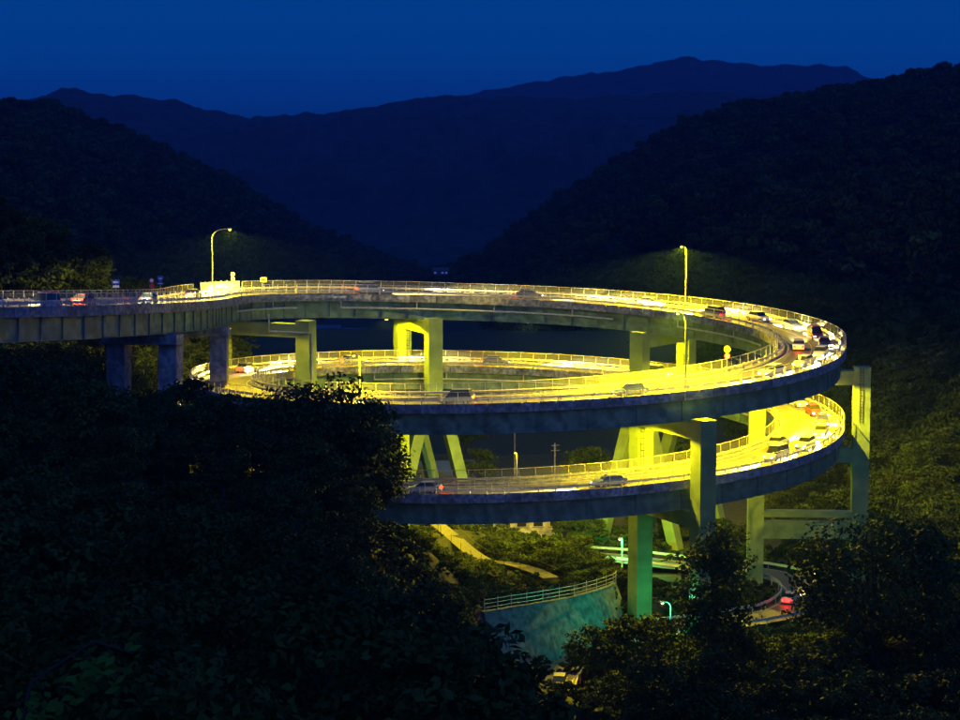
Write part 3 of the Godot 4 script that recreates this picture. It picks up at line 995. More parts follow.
func _ready() -> void:
	rng.seed = 12
	# ---------------- camera
	var cam := Camera3D.new()
	cam.name = "camera"
	cam.position = Vector3(0, 27.98, 290)
	cam.rotation = Vector3(-0.1135, 0, 0)
	cam.fov = 19.23
	cam.near = 0.5
	cam.far = 20000.0
	add_child(cam)
	cam.current = true
	# ---------------- sky, haze and exposure
	var env := Environment.new()
	var sky := Sky.new()
	var sm := ProceduralSkyMaterial.new()
	sm.sky_top_color = Color(0.0, 0.034, 0.20).linear_to_srgb()
	sm.sky_horizon_color = Color(0.0, 0.062, 0.31).linear_to_srgb()
	sm.sky_curve = 0.1
	sm.ground_horizon_color = Color(0.0, 0.02, 0.08).linear_to_srgb()
	sm.ground_bottom_color = Color(0.0, 0.005, 0.02).linear_to_srgb()
	sm.sun_angle_max = 1.0
	sky.sky_material = sm
	env.background_mode = Environment.BG_SKY
	env.sky = sky
	env.background_energy_multiplier = 1.0
	env.tonemap_mode = Environment.TONE_MAPPER_LINEAR
	env.tonemap_exposure = 1.0
	env.fog_enabled = true
	env.fog_density = 0.00009
	env.fog_light_color = Color(0.5, 0.72, 1.0)
	env.sdfgi_enabled = true
	env.ssao_enabled = true
	env.ssil_enabled = true
	var we := WorldEnvironment.new()
	we.name = "environment"
	we.environment = env
	add_child(we)
	# ---------------- last light of dusk from behind the camera
	var sun := DirectionalLight3D.new()
	sun.name = "dusk_light"
	sun.light_color = Color(0.32, 0.5, 1.0)
	sun.light_energy = 0.25
	sun.light_angular_distance = 60.0
	sun.shadow_enabled = true
	add_child(sun)
	sun.look_at_from_position(Vector3(60, 90, 200), Vector3.ZERO)

	make_materials()
	make_path()
	# ---------------- land
	make_ground()
	var left_hill := make_hill("left_hill", [Vector3(-460, 50, -700), Vector3(-338, 40, -860), Vector3(-292, 31, -1010), Vector3(-267, 27, -1070), Vector3(-234, 8, -1140), Vector3(-203, -10, -1200), Vector3(-174, -28, -1250), Vector3(-136, -60, -1310), Vector3(-101, -78, -1360), Vector3(-45, -104, -1435), Vector3(34, -125, -1530)], [Vector3(-150, -20, -60), Vector3(-140, -26, -120), Vector3(-128, -34, -200), Vector3(-120, -42, -300), Vector3(-110, -56, -420), Vector3(-100, -62, -520), Vector3(-90, -68, -640), Vector3(-70, -80, -800), Vector3(-50, -90, -1000), Vector3(-20, -104, -1200), Vector3(34, -118, -1400)], 150, 110, 16.0, 0.006, 3)
	var right_hill := make_hill("right_hill", [Vector3(-72, -98, -1232), Vector3(-18, -86, -1210), Vector3(14, -69, -1196), Vector3(55, -35, -1178), Vector3(95, -9, -1160), Vector3(140, 18, -1140), Vector3(172, 27, -1124), Vector3(215, 36, -1104), Vector3(256, 43, -1082), Vector3(302, 52, -1058), Vector3(420, 66, -1000)], [Vector3(-50, -95, -1100), Vector3(-10, -88, -900), Vector3(12, -72, -650), Vector3(30, -60, -450), Vector3(48, -52, -300), Vector3(60, -44, -190), Vector3(72, -40, -120), Vector3(78, -37, -70), Vector3(84, -34, -30), Vector3(94, -31, 10), Vector3(115, -24, 60)], 150, 110, 14.0, 0.006, 8)
	make_hill("middle_mountain", [Vector3(-1334, 63, -3910), Vector3(-942, 53, -3910), Vector3(-824, 82, -3910), Vector3(-647, 63, -3910), Vector3(-422, 24, -3910), Vector3(-275, 37, -3910), Vector3(-118, 63, -3910), Vector3(39, 70, -3910), Vector3(196, 63, -3910), Vector3(392, 78, -3910), Vector3(549, 70, -3910), Vector3(726, 70, -3910), Vector3(824, 78, -3910), Vector3(1217, 43, -3910)], [Vector3(-700, -112, -1900), Vector3(0, -112, -1700), Vector3(700, -112, -1900)], 360, 220, 70.0, 0.0022, 5, 0.24, M.mountain)
	make_hill("far_mountain", [Vector3(-900, -90, -6210), Vector3(-700, -69, -6210), Vector3(-243, 51, -6210), Vector3(-30, 100, -6210), Vector3(121, 130, -6210), Vector3(364, 166, -6210), Vector3(636, 211, -6210), Vector3(727, 196, -6210), Vector3(849, 184, -6210), Vector3(970, 190, -6210), Vector3(1106, 184, -6210), Vector3(1183, 148, -6210), Vector3(1275, 106, -6210), Vector3(1887, -69, -6210)], [Vector3(-700, -112, -4600), Vector3(400, -112, -4400), Vector3(1500, -112, -4600)], 340, 110, 40.0, 0.0022, 6, 0.34, M.mountain)

	# ---------------- bridge
	var bridge := make_bridge()
	for p in [[-0.366, true], [-0.12, true], [0.195, true], [0.52, false], [0.85, false], [1.154, false], [1.40, false]]:
		make_pier(bridge, p[0] * PI, p[1], p[0] < 1.3)
	approach_pier(bridge, 83.0)
	approach_pier(bridge, 117.0)
	var sa := s_of(-1.25)
	make_fence("edge_fence", "mesh fence on the inner edge of the straight approach", -4.51, 0.0, sa)
	make_fence("edge_fence", "mesh fence on the outer edge of the straight approach", 4.51, 0.0, 135.0)
	make_fence("edge_fence", "mesh fence round the outer edge of the upper turn", 4.51, 144.5, s_of(1.25 * PI))
	make_fence("edge_fence", "mesh fence round the inner edge of the upper turn", -4.51, sa + 2.0, s_of(1.25 * PI))
	make_fence("edge_fence", "mesh fence round the outer edge of the lower turn", 4.51, s_of(1.25 * PI) + 2.0, s_of(3.25 * PI))
	make_fence("edge_fence", "mesh fence round the inner edge of the lower turn", -4.51, s_of(1.25 * PI) + 2.0, s_of(3.25 * PI))
	make_guardrail("guardrail", "white beam guardrail along the inner kerb of the upper turn", -3.85, 0.0, s_of(1.25 * PI))
	make_guardrail("guardrail", "white beam guardrail along the outer kerb of the upper turn", 3.85, 0.0, s_of(1.25 * PI))
	make_guardrail("guardrail", "white beam guardrail along the inner kerb of the lower turn", -3.85, s_of(1.25 * PI) + 2.0, s_of(3.25 * PI))
	make_guardrail("guardrail", "white beam guardrail along the outer kerb of the lower turn", 3.85, s_of(1.25 * PI) + 2.0, s_of(3.25 * PI))
	# solid barrier where the approach meets the turn
	var bar := thing("barrier_wall", "solid pale panel barrier at the foot of the street lamp where the approach meets the turn", "barrier")
	var st := stations(4.51, 135.4, 144.2, 1.4)
	for i in st.size() - 1:
		obj("panel", box_mesh(Vector3(1.36, 1.45, 0.08), 0.01), M.barrier, bar, along(on_road(st[i], 4.51, 1.14), on_road(st[i + 1], 4.51, 1.14)))
		obj("post", box_mesh(Vector3(0.12, 1.6, 0.14)), M.barrier, bar, Transform3D(Basis.IDENTITY, on_road(st[i], 4.51, 1.2)))

	# ---------------- lamps
	lamps()
	# ---------------- signs
	signs()
	# ---------------- cars
	cars()
	# ---------------- valley: road, wall, houses
	valley()
	# ---------------- trees
	woods(left_hill, right_hill)

func approach_pier(b: Node3D, s: float) -> void:
	var p := Node3D.new()
	p.name = "concrete_pier"
	b.add_child(p, true)
	var f := frame(s)
	var basis_ := Basis(f[1], Vector3.UP, f[1].cross(Vector3.UP).normalized()).orthonormalized()
	for u in [-3.3, 3.3]:
		var top := on_road(s, u, -4.75)
		var y0 := -26.0
		var st := mb()
		add_box(st, Vector3(top.x, (top.y + y0) / 2, top.z), Vector3(2.5, top.y - y0, 2.3), basis_, 0.12)
		obj("column", st.commit(), M.concrete, p)
	var st2 := mb()
	add_box(st2, on_road(s, 0.0, -4.08), Vector3(2.7, 1.36, 9.6), basis_, 0.12)
	obj("pier_cap", st2.commit(), M.concrete, p)
	for u in [-2.6, 2.6]:
		obj("bearing", box_mesh(Vector3(0.7, 0.05, 0.7)), M.dark, p, Transform3D(basis_, on_road(s, u, -3.385)))

func lamps() -> void:
	var f := frame(138.0)
	street_lamp("sodium street lamp with a tall curved pole behind the pale barrier panels", on_road(138.0, 4.2, 0.2), -f[2] + f[1] * 0.6, 9.5, 2.4, M.lamp_yellow, SODIUM, 1600.0)
	var s := s_of(0.205 * PI)
	street_lamp("sodium street lamp on the outer edge of the upper turn, seen against the dark hill", on_road(s, 4.2, 0.2), -frame(s)[2], 9.4, 1.1, M.lamp_yellow, SODIUM, 4400.0)
	s = s_of(0.856 * PI)
	street_lamp("sodium street lamp with a dark pole rising past the road behind it", on_road(s, 4.2, 0.2), -frame(s)[2], 9.3, 1.6, M.lamp_yellow, SODIUM, 6500.0)
	s = s_of(1.187 * PI)
	street_lamp("sodium street lamp glowing just above the dark tree that hides its pole", on_road(s, -4.2, 0.2), frame(s)[2], 5.2, 1.0, M.lamp_yellow, SODIUM, 600.0)
	for a in [[-0.46, 200.0], [-0.28, 380.0], [-0.16, 620.0], [0.02, 620.0], [0.16, 700.0], [0.34, 420.0], [0.48, 640.0], [0.575, 1050.0], [0.70, 420.0], [0.81, 640.0], [0.90, 640.0]]:
		under_lamp(a[0] * PI, 0.3, a[1])
	street_lamp("green tinted street lamp on a slim pole in the car park below the bridge", Vector3(20.4, ground_y(20.4, -10.0), -10), Vector3(-0.4, 0, 1), 5.0, 0.9, M.lamp_green, Color(0.30, 1.0, 0.50), 200.0)
	street_lamp("green tinted street lamp shining among the leaves beside the lower road", Vector3(22.9, ground_y(22.9, 40.0), 40.0), Vector3(-0.7, 0, 0.3), 5.6, 0.9, M.lamp_green, Color(0.35, 1.0, 0.66), 70.0)
	street_lamp("yellow street lamp by the blue roofed house in the valley", Vector3(7.4, ground_y(7.4, -130.0), -130), Vector3(-0.6, 0, 1), 7.2, 0.6, M.lamp_yellow, SODIUM, 160.0)
	street_lamp("yellow street lamp at the head of the hillside path under the bridge", Vector3(-6.0, ground_y(-6.0, -12.0), -12), Vector3(0.8, 0, 0.5), 7.0, 1.0, M.lamp_yellow, SODIUM, 110.0)

func signs() -> void:
	var cam := Vector3(0, 28, 290)
	var p := on_road(88.0, 4.9, 0.0)
	sign_post("route_sign", "blue and white sign on a thin post standing alone beside the approach", p, cam - p, 3.1, [["plate", 2.75, Vector2(0.9, 0.55), M.sign_blue, M.sign_white], ["plate", 2.2, Vector2(0.8, 0.3), M.sign_white]])
	p = on_road(110.5, 4.9, 0.0)
	sign_post("limit_sign", "red and white round sign above a red disc beside the approach", p, cam - p, 3.3, [["disc", 2.95, 0.34, M.sign_red, M.sign_white], ["disc", 2.25, 0.34, M.sign_red, M.sign_red]])
	p = on_road(119.0, 4.9, 0.0)
	sign_post("route_shield", "blue shield route sign with a small plate beneath it beside the approach", p, cam - p, 3.5, [["shield", 3.1, 0.42, M.sign_blue], ["plate", 2.45, Vector2(0.8, 0.26), M.sign_blue, M.sign_white]])
	p = on_road(143.2, 4.9, 0.0)
	sign_post("round_sign", "two pale blue discs on a post behind the barrier panels", p, cam - p, 3.2, [["disc", 2.9, 0.3, M.sign_white, M.sign_blue], ["disc", 2.25, 0.3, M.sign_white, M.sign_blue]])
	p = on_road(148.0, 4.25, 0.2)
	sign_post("curve_sign", "yellow square warning plate with a dark bar on the far fence", p, cam - p, 2.0, [["plate", 1.75, Vector2(0.95, 0.75), M.sign_yellow, M.dark]])
	p = on_road(s_of(0.741 * PI), -4.2, 0.2)
	sign_post("no_entry_sign", "yellow disc above a red ringed disc on the inner edge of the upper turn", p, cam - p, 3.2, [["disc", 2.85, 0.42, M.sign_yellow, M.sign_yellow], ["disc", 2.0, 0.36, M.sign_red, M.sign_white]])
	p = on_road(s_of(0.713 * PI), 4.25, 0.2)
	sign_post("curve_marker", "small white marker plate on a post at the outer edge of the upper turn", p, cam - p, 2.3, [["plate", 2.05, Vector2(0.3, 0.5), M.sign_white, M.dark], ["disc", 1.5, 0.2, M.sign_white, M.sign_white]])

func cars() -> void:
	var paints := [Color(0.6, 0.6, 0.6), Color(0.05, 0.05, 0.06), Color(0.25, 0.27, 0.3), Color(0.02, 0.05, 0.15), Color(0.7, 0.7, 0.68), Color(0.3, 0.02, 0.02)]
	var names := ["silver", "black", "grey", "dark blue", "white", "dark red"]
	var list := [
		[30.0, true, "coming along the straight approach"], [70.0, true, "coming down the approach"], [55.0, false, "driving away up the approach"], [50.0, true, "following another down the approach"], [92.0, true, "passing the blue sign on the approach"], [126.0, true, "where the approach meets the turn"],
		[s_of(-0.55), true, "on the far side of the upper turn"], [s_of(0.02 * PI), true, "on the upper turn beside the far fence"], [s_of(0.17 * PI), true, "on the upper turn past the far street lamp"], [s_of(0.33 * PI), true, "entering the right bend of the upper turn"], [s_of(0.47 * PI), true, "in the middle of the right bend of the upper turn"], [s_of(0.60 * PI), true, "leaving the right bend of the upper turn"], [s_of(0.73 * PI), true, "on the near side of the upper turn by the marker"], [s_of(0.90 * PI), true, "on the near side of the upper turn past the lamp pole"], [s_of(1.06 * PI), true, "on the near side of the upper turn close to the tree"],
		[s_of(0.40 * PI), true, "closely followed into the right bend of the upper turn"], [s_of(0.535 * PI), true, "at the tip of the right bend of the upper turn"], [s_of(0.665 * PI), true, "coming out of the upper bend behind another"], [s_of(2.415 * PI), true, "closely followed into the right bend of the lower turn"], [s_of(2.53 * PI), true, "at the tip of the right bend of the lower turn"], [s_of(2.655 * PI), true, "coming out of the lower bend behind another"],
		[s_of(0.55 * PI), false, "climbing the inner lane of the upper bend"], [s_of(0.28 * PI), false, "climbing the inner lane on the far side of the upper turn"],
		[s_of(1.62 * PI), true, "on the left side of the lower turn"], [s_of(1.80 * PI), true, "on the far side of the lower turn"], [s_of(1.98 * PI), true, "on the far side of the lower turn between the columns"], [s_of(2.18 * PI), true, "on the lower turn passing behind the upper one"], [s_of(2.36 * PI), true, "entering the right bend of the lower turn"], [s_of(2.47 * PI), true, "in the middle of the right bend of the lower turn"], [s_of(2.59 * PI), true, "leaving the right bend of the lower turn"], [s_of(2.72 * PI), true, "on the lower turn by the tall near column"], [s_of(2.92 * PI), true, "on the near side of the lower turn"], [s_of(3.09 * PI), true, "on the near side of the lower turn close to the trees"],
		[s_of(2.66 * PI), false, "climbing the inner lane of the lower bend"], [s_of(1.70 * PI), false, "climbing the inner lane on the left of the lower turn"]]
	for k in list.size():
		var c := (k * 5 + k / 3) % 6
		var tall := k % 4 == 2
		make_car("car", "%s %s %s" % [names[c], "van" if tall else "car", list[k][2]], paints[c], list[k][0], list[k][1], tall)

func valley() -> void:
	var line := smooth_line([Vector3(4, -36, 95), Vector3(5.4, -36, 76), Vector3(6.9, -36, 64), Vector3(8.1, -36, 54), Vector3(10.6, -36, 45), Vector3(14.5, -36, 38), Vector3(20.7, -36, 32.5), Vector3(27, -36, 29), Vector3(34.3, -36, 25), Vector3(40, -36, 20), Vector3(43.6, -36, 11), Vector3(43.2, -36, 2.5), Vector3(39, -36, -3.5), Vector3(31, -36, -6.5), Vector3(20, -36.2, -14), Vector3(6, -37, -24), Vector3(-4, -38, -40)], 8)
	struct("road", flat_strip(line, -2.9, 2.9, 0.55), M.asphalt)
	var lines := obj("road_marking", flat_strip(line, -2.55, -2.42, 0.556), M.lane, self)
	lines.set_meta("kind", "structure")
	var lines2 := obj("road_marking", flat_strip(line, 2.42, 2.55, 0.556), M.lane, self)
	lines2.set_meta("kind", "structure")
	for side in [-1.0, 1.0]:
		var g := thing("road_guardrail", "low pale guardrail on the %s of the lower valley road" % ("outer side" if side > 0 else "inner side"), "guardrail")
		obj("beam", bar_strip(line, side * 3.2, 1.05, 1.4, 0.05), M.rail, g)
		for i in range(0, line.size(), 4):
			obj("post", box_mesh(Vector3(0.12, 1.2, 0.12)), M.rail, g, Transform3D(Basis.IDENTITY, line[i] + Vector3.UP.cross((line[mini(i + 1, line.size() - 1)] - line[maxi(i - 1, 0)]).normalized()).normalized() * side * 3.32 + Vector3.UP * 0.8))
	var d: Vector3 = line[13] - line[14]
	car_at("car", "grey car with its lights on coming down the lower road beside the blue green wall", Color(0.2, 0.2, 0.22), line[13] + Vector3.UP * 0.56 + Vector3.UP.cross(d.normalized()) * 1.3, d, false, 0.25)
	d = line[68] - line[67]
	car_at("car", "white car with its lights on in the hairpin of the lower road", Color(0.6, 0.6, 0.6), line[68] + Vector3.UP * 0.56 + Vector3.UP.cross(d.normalized()) * 1.3, d, false, 0.25)
	# curved retaining wall with its fence
	var w := thing("retaining_wall", "curved blue green concrete retaining wall above the lower road", "wall")
	var wp := smooth_line([Vector3(-3, -27.4, 58), Vector3(0.5, -27.8, 54), Vector3(3.6, -28.2, 50), Vector3(7.4, -28.9, 44.5), Vector3(11.4, -29.7, 38), Vector3(14.4, -30.2, 32.5), Vector3(16.8, -30.7, 27), Vector3(17.4, -30.9, 24), Vector3(17.8, -31, 21)], 6)
	var core := mb()
	var i0 := 0
	while i0 < wp.size() - 1:
		var face := mb()
		var i1 := mini(i0 + 4, wp.size() - 1)
		for i in range(i0, i1):
			var a: Vector3 = wp[i]
			var b: Vector3 = wp[i + 1]
			var n := (b - a).cross(Vector3.UP).normalized()
			quad(core, a - n * 0.08, b - n * 0.08, Vector3(b.x, -37.0, b.z) + n * 2.2, Vector3(a.x, -37.0, a.z) + n * 2.2, n)
			quad(core, a - n * 0.5, b - n * 0.5, Vector3(b.x, -37, b.z) - n * 0.5, Vector3(a.x, -37, a.z) - n * 0.5, -n)
			var t0 := 0.05 if i == i0 else 0.0
			var t1 := 0.95 if i == i1 - 1 else 1.0
			# three lifts of concrete with a joint between them
			for lift_ in 3:
				var h0 := lift_ / 3.0 + 0.006
				var h1 := (lift_ + 1) / 3.0 - 0.006
				var q := []
				for c in [[t0, h0], [t1, h0], [t1, h1], [t0, h1]]:
					var e := a.lerp(b, c[0])
					q.append(e.lerp(Vector3(e.x, -37.0, e.z) + n * 2.3, c[1]))
				quad(face, q[0], q[1], q[2], q[3], n)
		obj("wall_panel", face.commit(), M.wall, w)
		i0 = i1
	obj("wall_core", core.commit(), M.wall, w)
	obj("coping", bar_strip(wp, 0.25, 0.0, 0.18, 0.32), M.wall, w)
	var fn := thing("wall_fence", "blue grey pipe fence along the top of the retaining wall", "fence")
	for i in range(0, wp.size(), 3):
		obj("post", tube_mesh([wp[i] + Vector3.UP * 0.18, wp[i] + Vector3.UP * 1.75], 0.05, 6), M.zinc, fn)
	for h in [0.6, 1.05, 1.5]:
		obj("rail", bar_strip(wp, 0.0, h, h + 0.06, 0.03), M.zinc, fn)
	# hillside path with its handrail
	var pp := smooth_line([Vector3(-12, 0, -26), Vector3(-8, 0, -18), Vector3(-3.6, 0, -9), Vector3(0.2, 0, 2), Vector3(4.2, 0, 13), Vector3(9.6, 0, 26), Vector3(12, 0, 32)], 8)
	for i in pp.size():
		pp[i].y = ground_y(pp[i].x, pp[i].z) + 0.9
	var lift := []
	for i in pp.size():
		var sum := 0.0
		for k in range(-7, 8):
			sum += pp[clampi(i + k, 0, pp.size() - 1)].y
		lift.append(sum / 15.0)
	for i in pp.size():
		pp[i].y = lift[i]
	struct("path", flat_strip(pp, -1.1, 1.1, 0.25), M.path)
	var pr := thing("path_handrail", "thin handrail along the lit hillside path", "railing")
	for i in range(0, pp.size(), 3):
		obj("post", tube_mesh([pp[i] + Vector3(-1.0, 0.0, 0.4), pp[i] + Vector3(-1.0, 1.3, 0.4)], 0.04, 6), M.dark, pr)
	obj("rail", bar_strip(pp, 1.0, 1.25, 1.31, 0.03), M.dark, pr)
	# houses
	house("apartment_house", "long white building with a row of dark windows below the bridge", Vector3(6.0, -39.0, -40), 0.12, Vector3(13, 5.4, 8), M.white_wall, M.roof_grey, 2, 5, false, [1], M.window_warm)
	house("house", "house with a wide blue roof in the valley behind the bridge", Vector3(-9.5, -48.6, -142), 0.15, Vector3(16, 3.6, 9), M.white_wall, M.roof_blue, 1, 4, true, [1], M.window_lit)
	house("house", "low house with pale lit windows far up the valley", Vector3(-66, -66.5, -600), 0.1, Vector3(14, 5, 9), M.white_wall, M.roof_blue, 1, 5, true, [0, 1, 3], M.window_lit)
	house("house", "small lit house beside the low house far up the valley", Vector3(-52, -66.5, -590), -0.2, Vector3(9, 5, 8), M.white_wall, M.roof_blue, 1, 3, true, [0, 2], M.window_warm)
	house("house", "tiny house with bluish lit windows where the dark hills meet", Vector3(-24, -67.6, -1010), 0.0, Vector3(9, 2.6, 6), M.roof_grey, M.roof_grey, 1, 4, true, [0, 2, 3], M.window_lit)
	utility_pole("slim utility pole with crossarms near the valley street lamp", Vector3(7.2, ground_y(7.2, -145.0), -145), 11.5)
	utility_pole("slim utility pole with crossarms standing among the dark fields", Vector3(14.6, ground_y(14.6, -120.0), -120), 10.0)
	utility_pole("slim utility pole with crossarms behind the lower turn", Vector3(17.2, ground_y(17.2, -112.0), -112), 8.0)

func dep_of(z: float) -> float:
	return 290.0 - z

func woods(left_hill: Callable, right_hill: Callable) -> void:
	var green := Color(0.050, 0.074, 0.018)
	var deep := Color(0.040, 0.058, 0.016)
	# far slopes: two masses of forest
	var far_crown: ArrayMesh = crown(77, Vector3(0, 0.45, 0), Vector3(0.5, 0.5, 0.5), 10, 40, 0.075, deep)[0]
	forest("left_forest", "dark forest covering the hill behind the approach", left_hill, 7000, 0.0, 0.83, 5.0, 14.0, far_crown, 1)
	forest("right_forest", "black forest covering the hill behind the right bend", right_hill, 9000, 0.0, 0.83, 5.0, 14.0, far_crown, 2)
	# broadleaf kinds
	var g1 := "dark trees on the near slope"
	var kinds := []
	kinds.append(make_tree("broadleaf_tree", "dark broadleaf tree on the near slope below the approach", g1, 1, 9.5, 3.9, 60, 75, 0.24, green))
	kinds.append(make_tree("broadleaf_tree", "dark broadleaf tree on the near slope below the approach", g1, 2, 8.5, 4.2, 64, 70, 0.24, deep))
	kinds.append(make_tree("broadleaf_tree", "dark broadleaf tree on the near slope below the approach", g1, 3, 10.5, 3.6, 60, 75, 0.22, green * 0.85))
	var r := RandomNumberGenerator.new()
	r.seed = 41
	var spots := []
	var tries := 0
	while spots.size() < 125 and tries < 6000:
		tries += 1
		var dep := r.randf_range(62.0, 232.0)
		var lim := remap(dep, 150.0, 215.0, -4.0, -13.0) if dep > 150.0 else remap(dep, 60.0, 150.0, 0.0, -4.0)
		var x := r.randf_range(-dep * 0.27, lim)
		var z := 290.0 - dep
		if dep > 205.0 and x < -12.0:
			continue
		var ok := true
		for q in spots:
			if Vector2(q.x - x, q.y - z).length() < 3.7:
				ok = false
				break
		if ok:
			spots.append(Vector2(x, z))
	for k in spots.size():
		var at := Vector3(spots[k].x, ground_y(spots[k].x, spots[k].y), spots[k].y)
		var t: Node3D = kinds[k % 3]
		var sc := r.randf_range(0.75, 1.08) * (0.78 if dep_of(spots[k].y) > 150.0 else 1.0)
		if k < 3:
			t.position = at
			t.rotation.y = r.randf() * TAU
		else:
			copy_of(t, at, r.randf() * TAU, sc)
	# the tree that stands in front of the left of the loop
	var big := make_tree("spreading_tree", "dark spreading tree in front of the left side of the loop", "", 12, 15.0, 6.6, 95, 90, 0.26, green)
	big.position = Vector3(-16.0, ground_y(-16.0, 74.0) - 3.4, 74)
	big = make_tree("spreading_tree", "dark layered tree hiding the left ends of both turns", "", 13, 14.5, 5.2, 80, 90, 0.26, deep)
	big.position = Vector3(-13.0, ground_y(-13.0, 72.0) - 2.6, 72)
	big = make_tree("spreading_tree", "dark tree with a drooping side beneath the lower turn's left end", "", 14, 9.5, 4.2, 70, 90, 0.26, deep)
	big.position = Vector3(-12.2, ground_y(-12.2, 69.0) - 0.5, 69)
	var fill := [[-28.5, 64.0, 1.1], [-25.0, 67.0, 1.05], [-31.5, 62.0, 1.1], [-22.5, 66.0, 1.1], [-20.0, 68.0, 1.05], [-34.5, 64.0, 0.9], [70.0, -44.0, 0.8], [76.0, -52.0, 0.9], [64.0, -56.0, 0.9], [82.0, -44.0, 0.9], [72.0, -64.0, 1.0], [-46.0, 80.0, 1.15], [-42.0, 82.0, 1.15], [-38.5, 80.0, 1.1], [-35.0, 79.0, 0.95], [-49.0, 88.0, 1.1], [-44.0, 90.0, 1.1], [-46.0, 38.0, 1.0], [-50.0, 30.0, 1.1], [-45.0, 22.0, 1.0], [-53.0, 42.0, 1.0], [-48.0, 10.0, 1.1], [-55.0, 20.0, 1.2], [-52.0, 2.0, 1.2], [-46.0, -8.0, 1.0], [-58.0, 6.0, 1.2], [-50.0, 48.0, 0.9]]
	for k in fill.size():
		var at := Vector3(fill[k][0], ground_y(fill[k][0], fill[k][1]) - 0.4, fill[k][1])
		var c := copy_of(kinds[k % 3], at, r.randf() * TAU, fill[k][2])
		if at.x > 0.0:
			c.set_meta("label", "dark tree at the foot of the black hill beside the right bend")
			c.set_meta("group", "trees at the foot of the black hill")
	# small leafy tree lit yellow between the concrete piers
	big = make_tree("leafy_sapling", "small tree lit bright yellow between the concrete piers", "", 15, 11.0, 3.2, 50, 70, 0.25, green)
	big.position = Vector3(-36.0, ground_y(-36.0, 10.0), 12)
	# right foreground
	var tall := make_tree("slender_tree", "slender leafy tree rising in front of the near column", "", 21, 21.0, 3.4, 90, 80, 0.24, green)
	tall.position = Vector3(24.6, ground_y(24.6, 74.0), 74)
	var crown_tree := make_tree("spreading_tree", "wide spreading tree with yellow green top right of the bridge", "", 22, 18.5, 7.4, 130, 95, 0.25, green)
	crown_tree.position = Vector3(39.0, ground_y(39.0, 85.0) - 0.5, 85)
	var side_tree := make_tree("broadleaf_tree", "grey green tree at the edge of the wide spreading tree", "", 23, 14.5, 4.2, 60, 80, 0.24, deep)
	side_tree.position = Vector3(49.5, ground_y(49.5, 76.0), 76)
	var dark_round := make_tree("broadleaf_tree", "dark round tree in front of the lower green lamp", "", 24, 10.0, 4.0, 70, 80, 0.24, deep)
	dark_round.position = Vector3(17.6, ground_y(17.6, 62.0), 62)
	var bushy := make_tree("bushy_tree", "yellow lit bushy tree overhanging the lower road", "", 25, 8.0, 3.0, 46, 80, 0.22, green)
	bushy.position = Vector3(12.8, ground_y(12.8, 61.0), 61)
	copy_of(bushy, Vector3(13.8, ground_y(13.8, 69.0) - 2.2, 69), 2.0, 0.8).set_meta("label", "yellow lit bush at the lower edge of the road bend")
	copy_of(bushy, Vector3(14.8, ground_y(14.8, 52.0) - 2.4, 52), 1.0, 0.8).set_meta("label", "yellow lit bush between the road and the blue green wall")
	var gr := "dark trees in the right foreground"
	var n := 0
	tries = 0
	var taken := []
	while n < 75 and tries < 4000:
		tries += 1
		var dep := r.randf_range(110.0, 224.0)
		var px := r.randf_range(0.075 if dep < 205.0 else 0.10, 0.255)
		var x := px * dep
		var z := 290.0 - dep
		if dep > 212.0 and x > 30.0 and x < 36.0:
			continue
		if x < 15.0:
			continue
		var ok := true
		for q in taken:
			if Vector2(q.x - x, q.y - z).length() < 3.3:
				ok = false
				break
		if not ok:
			continue
		taken.append(Vector2(x, z))
		var c := copy_of(kinds[n % 3], Vector3(x, ground_y(x, z) - 0.5, z), r.randf() * TAU, r.randf_range(0.7, 1.0))
		c.set_meta("label", "dark broadleaf tree in the right foreground below the loop")
		c.set_meta("group", gr)
		n += 1
	# trees behind the approach, left
	var gl := "trees on the bank behind the approach"
	var bank := [Vector2(-56, -24), Vector2(-60, -30), Vector2(-64, -22), Vector2(-66, -34), Vector2(-70, -26), Vector2(-73, -38), Vector2(-58, -40), Vector2(-77, -30), Vector2(-62, -46), Vector2(-69, -45), Vector2(-80, -42), Vector2(-55, -34), Vector2(-66, -14), Vector2(-74, -18), Vector2(-60, -12)]
	for k in bank.size():
		var c := copy_of(kinds[k % 3], Vector3(bank[k].x, ground_y(bank[k].x, bank[k].y) - 0.4, bank[k].y), r.randf() * TAU, r.randf_range(0.8, 1.15))
		c.set_meta("label", "dark tree on the bank behind the approach")
		c.set_meta("group", gl)
	var wood_crown: ArrayMesh = crown(78, Vector3(0, 0.45, 0), Vector3(0.5, 0.5, 0.5), 22, 55, 0.045, deep)[0]
	forest("bank_forest", "dark wood covering the bank behind the approach", func(u, v):
		var x := lerpf(-160.0, -58.0, u)
		var z := lerpf(-150.0, 60.0, v)
		return Vector3(x, ground_y(x, z), z), 1300, 0.0, 1.0, 6.0, 10.0, wood_crown, 4)
	forest("hill_foot_forest", "dark wood at the foot of the black hill right of the bridge", right_hill, 3200, 0.16, 0.0, 6.0, 10.0, wood_crown, 5, 0.5, 1.0)
	forest("hill_foot_scrub", "dark scrub on the level ground before the black hill", func(u, v):
		var x := lerpf(50.0, 112.0, u)
		var z := lerpf(-130.0, 0.0, v)
		if x < 58.0 and z > -40.0:
			x += 12.0
		return Vector3(x, ground_y(x, z), z), 2600, 0.0, 1.0, 2.0, 5.0, wood_crown, 6)
